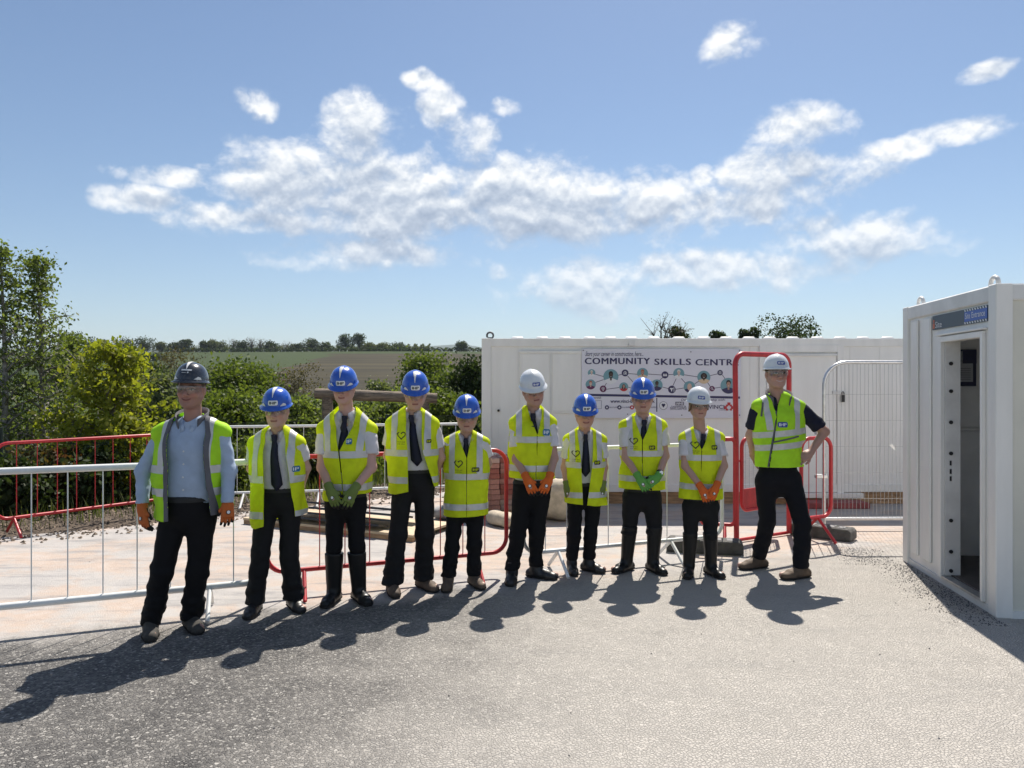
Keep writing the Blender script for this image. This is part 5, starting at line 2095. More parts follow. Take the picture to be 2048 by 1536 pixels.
    lips = np.exp(-((lz - mz) / .0075) ** 4) * (np.abs(lx) < .023 + .006 * sm)
    C = lerp_cols(C, w8(.75 * lips), sk * np.array([.95, .52, .52]))
    C = lerp_cols(C, w8(np.exp(-((lz - mz) / .0038) ** 2) * (np.abs(lx) < .022 + .006 * sm) * .9), (.05, .02, .02) if not c.get('teeth') else (.55, .50, .46))
    bz = .0235 + .004 * np.exp(-((np.abs(lx) - .036) / .012) ** 2)
    hairc = np.array(c.get('hair', (.07, .045, .028)))
    C = lerp_cols(C, w8(np.exp(-((lz - bz) / .0062) ** 2) * ((np.abs(lx) > .013) & (np.abs(lx) < .052)) * .85), hairc)
    ex = np.abs(lx) - .031
    eye = (ex / .0135) ** 2 + ((lz - .001) / (.0055 if not c.get('squint') else .0035)) ** 2
    C = lerp_cols(C, w8((eye < 1) * 1.0), (.50, .47, .45))
    C = lerp_cols(C, w8(((ex / .0055) ** 2 + ((lz - .001) / .0055) ** 2 < 1) & (eye < 1)), (.03, .03, .035))
    C = lerp_cols(C, w8(((eye >= 1) & (eye < 2.6) & (lz > .0)) * .85), sk * .18)
    if c.get('stubble'):
        jaw = front & (lz < -.045) & (lips < .3)
        C = lerp_cols(C, np.where(jaw | ((lz < -.05) & (np.abs(L_[:, 1]) < .08) & (lz > -.13)), c['stubble'], 0), sk * np.array([.55, .50, .48]))
    me = mesh_np('person', V, tris(Q))
    tint(me, C)
    P_ = link_mesh('person', me, M_skin, None, (X0, Y, 0))
    tag(P_, c['label'], 'person', 'people lined up in hi-vis vests')

    # ---- trousers
    T = SDF()
    leg = c.get('leg', (.088, .068, .066))
    hem = c.get('hem', .055)
    T.cap(pel + [0, 0, -.02], np.array([hmx, hipy, wst + .03]), rpel * .98 + .006, rpel * (1.0 if c.get('belly') else .90) + (.02 if c.get('belly') else .006), .04, .80 if c.get('belly') else .66)
    for sd, hp in (('L', hipL), ('R', hipR)):
        hh = hp + np.array([0, 0, -.02])
        T.cap(hh, kn[sd], leg[0] * s * g, leg[1] * s * g ** .6, .035)
        ank = feet[sd][1]
        end = ank + np.array([0, 0, hem - .085])
        T.cap(kn[sd], end, leg[1] * s * g ** .6, leg[2] * s, .025)
    lo, hi = T.bounds()

    def trf(P):
        d = T(P)
        n = vnoise(P * np.array([13, 13, 22]), seed) - .5
        n2 = vnoise(P * np.array([22, 22, 44]) + 7, seed + 1) - .5
        low = np.clip((.46 - P[:, 2]) / .3, 0, 1)
        kneez = np.exp(-((P[:, 2] - kn['L'][2]) / .07) ** 2)
        return np.maximum(np.maximum(d + n * (.010 + .018 * low + .008 * kneez) + n2 * (.004 + .012 * low), P[:, 2] - wst), hem - P[:, 2])
    lo[2] = hem - .02
    V, Q = nets(trf, lo, np.minimum(hi, [9, 9, wst + .03]), .0095)
    TRI = tris(Q)
    V = smooth_mesh(V, TRI, 1, .4)
    tr_o = link_mesh('trousers', mesh_np('trousers', V, TRI), c['trousers'], P_)
    Vb, Tb = clip(V, TRI, V[:, 2] - (wst - .036))
    if len(Tb):
        Nb = normals(Vb, Tb)
        link_mesh('belt', mesh_np('belt', Vb + Nb * .004, Tb), M_strap, tr_o)

    # ---- boots
    for sd in 'LR':
        toe, ank = feet[sd]
        fd = toe - ank
        fd[2] = 0
        fd /= np.linalg.norm(fd)
        heel = ank - fd * .055 * s
        kind = c['boots']
        Bt = SDF()
        w = .047 * s
        sd_ = np.cross(fd, [0, 0, 1.0])
        for q in (-1, 1):
            lat = sd_ * q * .012 * s
            Bt.cap(np.r_[(heel + lat * .6)[:2], .040], np.r_[(toe - fd * .075 * s + lat)[:2], .032], .036 * s, .037 * s, .015)
            Bt.cap(np.r_[(toe - fd * .075 * s + lat)[:2], .034], np.r_[(toe - fd * .022 * s + lat * .75)[:2], .027], .037 * s, .031 * s, .015)
        Bt.cap(np.r_[ank[:2], .075], np.r_[(toe - fd * .085 * s)[:2], .048], .043 * s, .028 * s, .03)
        if kind == 'welly':
            zt = c['welly']
            top = np.r_[(ank * .4 + np.r_[kn[sd][:2], 0] * .6)[:2], zt]
            kk = (zt - .09) / max(.1, kn[sd][2] - .09)
            top[:2] = ank[:2] * (1 - kk) + kn[sd][:2] * kk
            Bt.cap(np.r_[ank[:2], .10], top, .056 * s, .072 * s, .03, clip=(top, (0, 0, 1)))
        else:
            top = np.r_[ank[:2] + (kn[sd][:2] - ank[:2]) * .15, .175 * s]
            Bt.cap(np.r_[ank[:2], .09], top, .050 * s, .053 * s, .03, clip=(top, (0, 0, 1)))
        lo, hi = Bt.bounds()
        bn = lambda P: np.maximum(Bt(P) + (vnoise(P * 30, seed + 5) - .5) * (.004 if kind != 'welly' else .0015), .004 - P[:, 2])
        lo[2] = -.012
        V, Q = nets(bn, lo, hi, .0075)
        bo = link_mesh('boot', mesh_np('boot', V, tris(Q)), {'black': M_boot, 'welly': M_welly, 'brown': M_brown, 'tan': M_tan, 'grey': M_grboot}[kind], P_)
        Vs, Ts = clip(V, tris(Q), .026 - V[:, 2])
        Ns = normals(Vs, Ts)
        Ns[:, 2] = 0
        Vs = Vs + Ns * .005
        Vs[:, 2] -= .0035
        link_mesh('sole', mesh_np('sole', Vs, Ts, False), M_sole, bo)
        if kind not in ('welly',):
            lc = MB()
            for q in range(5):
                f = q / 4
                base = ank + fd * (.062 - .02 * f) * s
                z = .098 + f * .062
                pts = []
                for a in np.linspace(-1, 1, 5):
                    pts.append(tuple(base + sd_ * a * .026 * s - fd * (.012 * a * a) + np.array([0, 0, z - .085 - .004 * a * a])))
                lc.tube(pts, .0028, 5)
            link_mesh('lace', lc.mesh('lace'), M_strap if kind != 'tan' else M_brown, bo)

    # ---- shirt
    S_ = SDF()
    torso(S_, .004, .64)
    for sd in 'LR':
        sh, e_, w_, h_, md = arm[sd]
        if c['shirt'] == 'long':
            S_.cap(sh, e_, .049 * s, .052 * s, .03)
            u = (w_ - e_) / np.linalg.norm(w_ - e_)
            S_.cap(e_, w_ + u * .012, .051 * s, .039 * s, .02, clip=(w_ + u * .012, u))
        else:
            u = (e_ - sh) / np.linalg.norm(e_ - sh)
            end = sh + (e_ - sh) * c.get('sleeve', .66)
            S_.cap(sh, end, .058 * s, .064 * s, .03, clip=(end, u))
    slo, shi = S_.bounds()
    bot = wst - (.05 if c.get('belly') else .012)

    def shf(P):
        d = S_(P)
        n = vnoise(P * np.array([16, 12, 9]), seed + 2) - .5
        n2 = vnoise(P * np.array([30, 24, 34]), seed + 3) - .5
        out = np.clip(np.abs(P[:, 0] - midx) / halfw - .9, 0, 1)
        return np.maximum(d + n * .012 + n2 * (.004 + .010 * out), bot - P[:, 2])
    slo[2] = bot - .02
    V, Q = nets(shf, slo, shi, .0088)
    TRI = tris(Q)
    # neck opening
    dn = np.sqrt(((V[:, 0] - midx) / .058) ** 2 + ((V[:, 1] - by - .0) / .062) ** 2)
    nf = np.where(V[:, 2] > shz + nk - .045, (dn - 1.0) * .05, .05)
    V2, T2 = clip(V, TRI, nf)
    smat = {'white': M_shirtw, 'blue': M_shirtb, 'navy': M_tee}[c['shirtcol']]
    so = link_mesh('shirt', mesh_np('shirt', V2, T2), smat, P_)

    def front_y(fn, x, z, y0=-.45, y1=.1):
        ys = np.arange(y0, y1, .004)
        Pq = np.stack([np.full(len(ys), x), ys + by, np.full(len(ys), z)], -1)
        d = fn(Pq)
        i = np.argmax(d < 0)
        if d[i] >= 0:
            return by - .1
        if i == 0:
            return ys[0] + by
        t = d[i - 1] / (d[i - 1] - d[i])
        return float(ys[i - 1] + .004 * t + by)
    # collar
    if c['shirtcol'] != 'navy':
        cm = MB()
        rn = .058 * s / .95
        zc = shz + nk + .018
        n = 28
        ring_in, ring_top, ring_out = [], [], []
        for i in range(n + 1):
            a = R(-158 + 316 * i / n)                 # 0 = nape
            fx, fy = math.sin(a), math.cos(a)
            fr = abs(a) / R(158)
            zt = zc + .034 - .046 * fr ** 2
            lowr = zc - .004 - .050 * fr ** 1.5 - (.030 if fr > .86 else 0)
            ring_in.append((midx + fx * rn * .93, by + .006 + fy * rn * 1.0, zt - .02))
            ring_top.append((midx + fx * rn * .98, by + .006 + fy * rn * 1.06, zt))
            ro = rn * 1.22
            if fr <= .5:
                ring_out.append((midx + fx * ro, by + .004 + fy * ro * 1.12, zc - .012))
            else:
                t_ = (fr - .5) / .5
                sg_ = 1 if fx > 0 else -1
                xo = sg_ * (ro * (1 - t_) + .036 * s * t_)
                zo = zc - .012 - .085 * s * t_ if t_ < .97 else zc - .075 * s
                if t_ >= .97:
                    xo = sg_ * .016 * s
                ring_out.append((midx + xo, min(front_y(shf, midx + xo, zo), front_y(B, midx + xo, zo)) - .007, zo))
        V_ = ring_in + ring_top + ring_out
        m_ = n + 1
        Fs = [(i, i + 1, m_ + i + 1, m_ + i) for i in range(n)] + [(m_ + i, m_ + i + 1, 2 * m_ + i + 1, 2 * m_ + i) for i in range(n)]
        Vn = np.array(V_)
        Tn = tris(np.array(Fs))
        Vt, Tt = thicken(Vn, Tn, .003)
        link_mesh('collar', mesh_np('collar', Vt, Tt), smat, so)
    if c.get('buttons'):
        bm_ = MB()
        for z in np.arange(wst + .05, shz - .03, .085):
            y = front_y(shf, midx, z)
            bm_.tube([(midx, y - .004, z), (midx, y + .002, z)], .006, 8)
        link_mesh('button', bm_.mesh('button'), M_button, so)
    # tie
    if c.get('tie'):
        tb_ = MB()
        z_top = shz + nk - .028
        z_bot = J((cx, c['tie'][0]))[2]
        x_bot = (c['tie'][1] - cx) * kpx
        rows = 12
        V_, Fs = [], []
        for i in range(rows + 1):
            t = i / rows
            z = z_top + (z_bot - z_top) * t
            x = midx + (x_bot - midx) * t
            hw = (.021 if i == 0 else .017 if i == 1 else .019 + .026 * min(1, t * 1.15)) * s
            if i == rows:
                hw = .003
                z -= .0
            elif i == rows - 1:
                z = z_bot + .045
            y = min(min(front_y(shf, x + q, z), front_y(B, x + q, z)) for q in (-hw * .6, 0, hw * .6)) - .006
            if i <= 1:
                y = min(y, by - .070 * s) - .006
            V_ += [(x - hw, y + .005, z), (x, y - .003, z), (x + hw, y + .005, z)]
        for i in range(rows):
            for j in range(2):
                a = i * 3 + j
                Fs.append((a, a + 3, a + 4, a + 1))
        Vn = np.array(V_)
        Vt, Tt = thicken(Vn, tris(np.array(Fs)), -.005)
        to = link_mesh('tie', mesh_np('tie', Vt, Tt), M_tie, P_)
        kn_ = MB()
        yk = V_[1][1]
        kn_.prism([(midx - .021 * s, z_top + .018), (midx + .021 * s, z_top + .018), (midx + .014 * s, z_top - .040), (midx - .014 * s, z_top - .040)], yk - .012, yk + .02)
        kn_.build('knot', M_tie, to, bevel=.005)

    # ---- vest
    v = c['vest']
    hemz = min(J((cx, v['hem'][0]))[2], J((cx, v['hem'][1]))[2])
    hemL, hemR = J((cx, v['hem'][0]))[2], J((cx, v['hem'][1]))[2]
    Vs_ = SDF()
    rv = max(rch, rpel) + v.get('ease', .026)
    rlow = max(rv * 1.0, rpel + .040) + v.get('flare', .012)
    vys = v.get('ys', .74)
    Vs_.cap((hmx, hipy, hemz - .20), (midx, by, shz - .15 * s), rlow, rv, .05, vys)
    wd = v.get('wide', .006)
    for sg, sh in ((-1, shL), (1, shR)):
        Vs_.cap(neckb + np.array([sg * .035, .0, .0]), sh + np.array([sg * wd, 0, .006]), .066 * s, .057 * s, .04)
        Vs_.cap(sh + np.array([sg * (wd - .01), 0, .0]), np.array([midx + sg * (rv - .035), by, shz - .24 * s]), .054 * s, .057 * s, .04)
    if c.get('belly'):
        Vs_.ell((hmx, by - .03, (chest[2] + pel[2]) / 2 - .02), (.18 * g, .115 * g, .19), .06)
    vlo, vhi = Vs_.bounds()

    def vf(P):
        n = vnoise(P * np.array([14, 10, 4.0]), seed + 11) - .5
        n2 = vnoise(P * np.array([26, 20, 20]), seed + 12) - .5
        dn_ = np.clip((shz - .1 - P[:, 2]) / .35, 0, 1)
        return Vs_(P) + n * (.010 + .030 * dn_) + n2 * (.006 + .010 * dn_)
    vlo[2] = hemz - .05
    V, Q = nets(vf, vlo, vhi, .0085)
    TRI = tris(Q)
    V = smooth_mesh(V, TRI, 1, .4)
    # cuts: hem, neck, front opening
    op = [(CAM_H - (a - 770) * kpx, (b - cx) * kpx, (d - cx) * kpx) for a, b, d in v['open']]
    op.sort()
    oz = [o[0] for o in op]

    def opening(x, z):
        return np.interp(z, oz, [o[1] for o in op]), np.interp(z, oz, [o[2] for o in op])

    def cut_front(V):
        xl, xr = opening(V[:, 0], V[:, 2])
        f = np.maximum(xl - V[:, 0], V[:, 0] - xr)
        back = np.maximum(np.abs(V[:, 0] - midx) - .064 * s, (shz + nk + .004) - V[:, 2])
        w_ = np.clip((V[:, 1] - (by - .015)) / .03, 0, 1)
        return np.where(V[:, 1] < by - .015, f, np.where(V[:, 1] > by + .015, back, np.minimum(f, back) * (1 - w_) + back * w_))
    hz_at = lambda x: np.interp(x, [midx - .12, midx + .12], [hemL, hemR])
    V, TRI = clip(V, TRI, V[:, 2] - hz_at(V[:, 0]))
    V, TRI = clip(V, TRI, cut_front(V))
    Nn = normals(V, TRI)
    vm = {'yellow': M_yel, 'lime': M_lime}[v['col']]
    Vt, Tt = thicken(V, TRI, .005, Nn)
    vo = link_mesh('vest', mesh_np('vest', Vt, Tt), vm, P_)
    # reflective tape: bands and braces
    sw = .026 * (s ** .3)

    def tape(f, lift=.0022):
        Va, Ta = clip(V + Nn * lift, TRI, f)
        if len(Ta):
            link_mesh('reflective_tape', mesh_np('reflective_tape', Va, Ta), M_refl, vo)
    bands = [J((cx, b))[2] for b in v['bands']]
    for bz in bands:
        slope = v.get('slope', 0.0)
        tape(sw - np.abs(V[:, 2] - bz - slope * (V[:, 0] - midx)))
    for sg in (-1, 1):
        bxo = v.get('brace', .095) * s
        lean = v.get('lean', .0)
        top = bands[0] + sw
        xc = midx + sg * (bxo + lean * (V[:, 2] - bands[0]))
        tape(np.minimum(sw * .95 - np.abs(V[:, 0] - xc), V[:, 2] - top), .0026)
    if v.get('lining'):
        xl, xr = opening(V[:, 0], V[:, 2])
        nearf = np.minimum(.028 - np.minimum(np.abs(V[:, 0] - xl), np.abs(V[:, 0] - xr)), (by + .0) - V[:, 1])
        Va, Ta = clip(V + Nn * .0032, TRI, nearf)
        if len(Ta):
            Va, Ta = thicken(Va, Ta, .010)
            link_mesh('lining', mesh_np('lining', Va, Ta), M_linen, vo)
    proj = lambda x, z: front_y(vf, x, z) - .0015
    if v.get('badge'):
        bxp, bzp = J((v['badge'][0], v['badge'][1]))[[0, 2]]
        w_, h_ = v.get('bsize', (.066, .036))
        bcol = v.get('bcol', (M_badge_k, M_yel))
        bo = badge_mesh(bxp, bzp, w_, h_, v.get('btext', 'IHP'), proj, lift=.003, rot=v.get('brot', 0.0)).build('badge', list(bcol), vo)
    if v.get('heart'):
        hxp, hzp = J((v['heart'][0], v['heart'][1]))[[0, 2]]
        heart_mesh(hxp, hzp, .066, proj).build('heart_print', M_badge_k, vo)
    if v.get('zip'):
        zm = MB()
        pts = []
        for (px, py) in v['zip']:
            q = J((px, py))
            pts.append((q[0], front_y(vf, q[0], q[2]) - .004, q[2]))
        zm.tube(pts, .0065, 6)
        zm.build('zip', M_linen, vo)
        for pk in v.get('pockets', []):
            pm = MB()
            pts = []
            (xa, ya), (xb, yb) = pk
            for t in np.linspace(0, 1, 6):
                q = J((xa + (xb - xa) * t, ya + (yb - ya) * t))
                pts.append((q[0], front_y(vf, q[0], q[2]) - .003, q[2]))
            pm.tube(pts, .008, 6)
            pm.build('pocket_zip', M_linen, vo)
    if v.get('collar'):
        cm = MB()
        n = 24
        V_, Fs = [], []
        for i in range(n + 1):
            a = R(-140 + 280 * i / n)
            fr = abs(a) / R(140)
            r0, r1 = .088 * s, (.095 + .008 * fr) * s
            z0_ = shz + nk + (.020 - .07 * fr ** 2) * s
            z1_ = z0_ + (.078 - .010 * fr) * s
            V_ += [(midx + math.sin(a) * r0, by + .008 + math.cos(a) * r0 * .95, z0_ - .02), (midx + math.sin(a) * r1, by + .008 + math.cos(a) * r1, z1_)]
        for i in range(n):
            Fs.append((2 * i, 2 * i + 2, 2 * i + 3, 2 * i + 1))
        Vt, Tt = thicken(np.array(V_), tris(np.array(Fs)), .008)
        link_mesh('collar', mesh_np('collar', Vt, Tt), M_linen, vo)

    # ---- gloves
    if c['gloves'] is not None:
        for sd in 'LR':
            sh, e_, w_, h_, md = arm[sd]
            if md == 'back':
                continue
            G = SDF()
            dv = h_ - w_
            dv = dv / np.linalg.norm(dv)
            nn = np.array([(-.25 if sd == 'L' else .25), -1, .25]) if md != 'side' else np.array([(-.55 if sd == 'L' else .55), -.85, .1])
            side = (1 if sd == 'L' else -1)
            # s = d x n ; choose the thumb towards the body's middle
            sv = np.cross(dv, nn)
            side = 1 if sv[0] * (1 if sd == 'L' else -1) > 0 else -1
            d_, s_, n_ = hand_ops(G, w_ + dv * .012, dv, nn, side, s * .94, .0018, .60)
            u = (w_ - e_) / np.linalg.norm(w_ - e_)
            G.cap(w_ - u * .045, w_ + dv * .02, .036 * s, .031 * s, .012, clip=(w_ - u * .045, -u))
            lo, hi = G.bounds()
            V, Q = nets(lambda P: G(P) + (vnoise(P * 60, seed) - .5) * .002, lo, hi, .0040)
            gc = np.array(c['gloves'][0 if sd == 'L' else 1])
            C = np.tile(gc, (len(V), 1))
            rel = (V - (w_ + dv * .012))
            along = rel @ d_
            depth = rel @ n_
            C = lerp_cols(C, np.clip((-depth - .004) / .006, 0, 1) * (along > .0), (.018, .018, .018))
            C = lerp_cols(C, np.clip((along - .125 * s) / .012, 0, 1) * .85, (.02, .02, .02))
            me = mesh_np('glove', V, tris(Q))
            tint(me, C)
            go = link_mesh('glove', me, M_glove, P_)
            bc = w_ + dv * .012 + d_ * .060 * s + n_ * .0215 * s
            mb = MB()
            ring0, ring1 = [], []
            for i in range(18):
                a = 2 * math.pi * i / 18
                o_ = d_ * math.cos(a) + s_ * math.sin(a)
                ring0.append(bc + o_ * .0155 * s)
                ring1.append(bc + o_ * .0105 * s + n_ * .0012)
            mb.add(ring0, [tuple(range(18))], 0)
            mb.add(ring1, [tuple(range(18))], 1)
            mb.build('round_logo', [M_badge_k, M_badge_w], go)
    if c.get('watch'):
        sh, e_, w_, h_, md = arm[c['watch']]
        u = (w_ - e_) / np.linalg.norm(w_ - e_)
        p = w_ - u * .055
        wm = MB()
        wm.tube([p - u * .009, p + u * .009], .034 * s, 14, 1)
        f_ = np.array([.15, -1, .1])
        f_ /= np.linalg.norm(f_)
        wm.tube([p + f_ * .030, p + f_ * .040], .018, 14, 0)
        wm.build('wristwatch', [M_watch, M_strap], P_)

    # ---- hair, glasses, helmet (head frame)
    hf = empty('head_frame')
    bpy.data.objects.remove(hf)
    Mh = Matrix.Translation(Vector(hc)) @ HM.to_4x4() @ Matrix.Scale(hs, 4)
    HR = SDF()
    hl = c.get('hairlen', 0)
    HR.ell((0, .018, .042), (.081, .099, .087), .01)
    if hl:
        for a in np.linspace(-1.15, 1.15, 9):
            x, y = .078 * math.sin(a), -.088 * math.cos(a)
            HR.cap((x * .9, y * .9, .05), (x * 1.04, y * 1.08, .022 - .008 * math.sin(a * 7)), .014, .007, .012)
        for q in (-1, 1):
            HR.cap((q * .074, -.03, .03), (q * .084, -.012, -.035), .014, .008, .012)
            HR.cap((q * .074, .02, .02), (q * .082, .04, -.05), .016, .010, .02)
    lo, hi = HR.bounds()
    V, Q = nets(lambda P: HR(P) + (vnoise(P * np.array([110, 110, 24]), seed) - .5) * .007, lo, hi, .006)
    TRI = tris(Q)
    x, y, z = V[:, 0], V[:, 1], V[:, 2]
    hairline = np.where(y < -.055, z - .068, np.where(y < .0, z - .068 + (y + .055) / .055 * .075, z + .007 + np.clip(y / .06, 0, 1) * .055))
    if hl:
        hairline = hairline + np.where(y < .0, .09, .05)
    V, TRI = clip(V, TRI, hairline)
    hm_ = mat('hair_%d' % seed, tuple(hairc), .6, bump=.002, bscale=120, stretch=(1, 1, .15))
    ho = link_mesh('hair', mesh_np('hair', V, TRI), hm_, P_)
    ho.matrix_local = Mh
    # safety glasses
    V_, Fs = [], []
    nu = 20
    for i in range(nu + 1):
        a = R(-78 + 156 * i / nu)
        nose = math.exp(-(math.sin(a) / .14) ** 2)
        xg, yg = .079 * math.sin(a), -.022 - .092 * math.cos(a)
        zt = .024 - .004 * abs(math.sin(a))
        zb = -.024 + .018 * nose + .012 * abs(math.sin(a)) ** 3
        V_ += [(xg, yg, zb), (xg * 1.01, yg - .003, (zt + zb) / 2), (xg, yg, zt)]
    for i in range(nu):
        for j in range(2):
            a = i * 3 + j
            Fs.append((a, a + 3, a + 4, a + 1))
    go = link_mesh('safety_glasses', mesh_np('lens', V_, Fs), M_lens, P_)
    go.matrix_local = Mh
    fm = MB()
    for q in (-1, 1):
        fm.tube([(q * .078, -.042, .018), (q * .083, -.01, .016), (q * .082, .03, .010)], .0022, 5)
    fm.tube([(V_[3 * i + 2][0], V_[3 * i + 2][1], V_[3 * i + 2][2]) for i in range(nu + 1)], .0014, 5)
    fm.build('temple', mat('clear_frame', (.35, .36, .37), .25), go)
    # helmet
    pit, zoff = c.get('hat', (0, 0))
    Mhat = Matrix.Translation(Vector(hc)) @ HM.to_4x4() @ Matrix.Translation((0, .008, .043 + zoff)) @ Matrix.Rotation(R(pit), 4, 'X') @ Matrix.Scale(.5 + .5 * hs, 4)
    sh_mat = {'blue': M_hblue, 'white': M_hwhite, 'dark': M_hdark}[c['helmet']]
    nu, nv = 48, 16
    V_, Fs = [], []
    # brim ring (outer, lower), rim, then dome
    rows = []
    for lvl in range(3):
        row = []
        for i in range(nu):
            th = 2 * math.pi * i / nu
            x, y, z = helmet_pt(th, 0)
            f = max(0, math.cos(th)) ** 1.5
            ext = (.008 + .034 * f) if lvl < 2 else .0
            l = math.hypot(x, y)
            x += x / l * ext
            y += y / l * ext
            zz = -.006 - .012 * f if lvl == 0 else (-.001 - .010 * f if lvl == 1 else .004)
            row.append((x, y, zz))
        rows.append(row)
    for j in range(1, nv + 1):
        vv = j / nv
        rows.append([helmet_pt(2 * math.pi * i / nu, min(vv, .999)) for i in range(nu)])
    # inner shell
    inner = [[(p[0] * .965, p[1] * .965, p[2] * .96 - .004) for p in row] for row in rows[2:]]
    under = [(p[0] * .96, p[1] * .96, p[2]) for p in rows[0]]
    allrows = inner[::-1] + [rows[0]] + rows[1:]
    for row in allrows:
        V_ += row
    for j in range(len(allrows) - 1):
        for i in range(nu):
            a, b = j * nu + i, j * nu + (i + 1) % nu
            Fs.append((a, b, b + nu, a + nu))
    hat = link_mesh('hard_hat', mesh_np('hard_hat', V_, Fs), sh_mat, P_)
    hat.matrix_local = Mhat
    hb = MB()
    ring = [(HELM_A * .86 * math.sin(t), -HELM_B * .86 * math.cos(t), -.014) for t in np.linspace(0, 2 * math.pi, 28, endpoint=False)]
    ring2 = [(p[0], p[1], .02) for p in ring]
    hb.add(ring + ring2, [(i, (i + 1) % 28, 28 + (i + 1) % 28, 28 + i) for i in range(28)], 0, True)
    hb.build('harness', M_strap, hat)
    fl_ = MB()

    def patch(pts, lift=.0012):
        fl_.add([(x, helmet_front(x, z) - lift, z) for x, z in pts], [tuple(range(len(pts)))])
    if c['helmet'] != 'white':
        vs_ = np.linspace(.36, .97, 13)
        row = []
        for vv in vs_:
            r_ = math.cos(vv * math.pi / 2) ** .8
            hw_ = .0015 + .015 * (vv - .36) / .61
            th_ = math.asin(min(.95, hw_ / max(HELM_A * r_, 1e-4)))
            for q in (-1, 0, 1):
                x, y, z = helmet_pt(th_ * q, vv)
                row.append((x, y - .0022, z + .0022))
        fl_.add(row, [(3 * i + j, 3 * i + j + 1, 3 * i + j + 4, 3 * i + j + 3) for i in range(len(vs_) - 1) for j in range(2)], 0, True)
        for q in (-1, 1):
            patch([(q * .050, .010), (q * .072, .010), (q * .070, .030)][::q])
            patch([(q * .072, .010), (q * .086, .010), (q * .082, .024), (q * .070, .030)][::q])
    if c['helmet'] == 'dark':
        patch([(-.032, .066), (-.010, .066), (-.010, .076), (-.032, .076)])
        patch([(-.010, .066), (.012, .066), (.012, .076), (-.010, .076)])
        patch([(.012, .066), (.032, .066), (.032, .076), (.012, .076)])
        patch([(-.028, .052), (.0, .052), (.0, .0545), (-.028, .0545)])
        patch([(.012, .049), (.018, .055), (.012, .061), (.006, .055)])
    if fl_.v:
        fl_.build('reflective_mark', M_hwm, hat)
    if c['helmet'] == 'blue':
        badge_mesh(c.get('bx', .004), .036, .068, .034, 'IHP', helmet_front, lift=.0012).build('badge', [M_badge_w, M_badge_k], hat)
    elif c['helmet'] == 'white':
        badge_mesh(c.get('bx', .004), .040, .064, .030, 'IHP', helmet_front, lift=.0012, rot=c.get('brot', 0.0)).build('badge', [M_badge_b, M_badge_w], hat)
    return P_

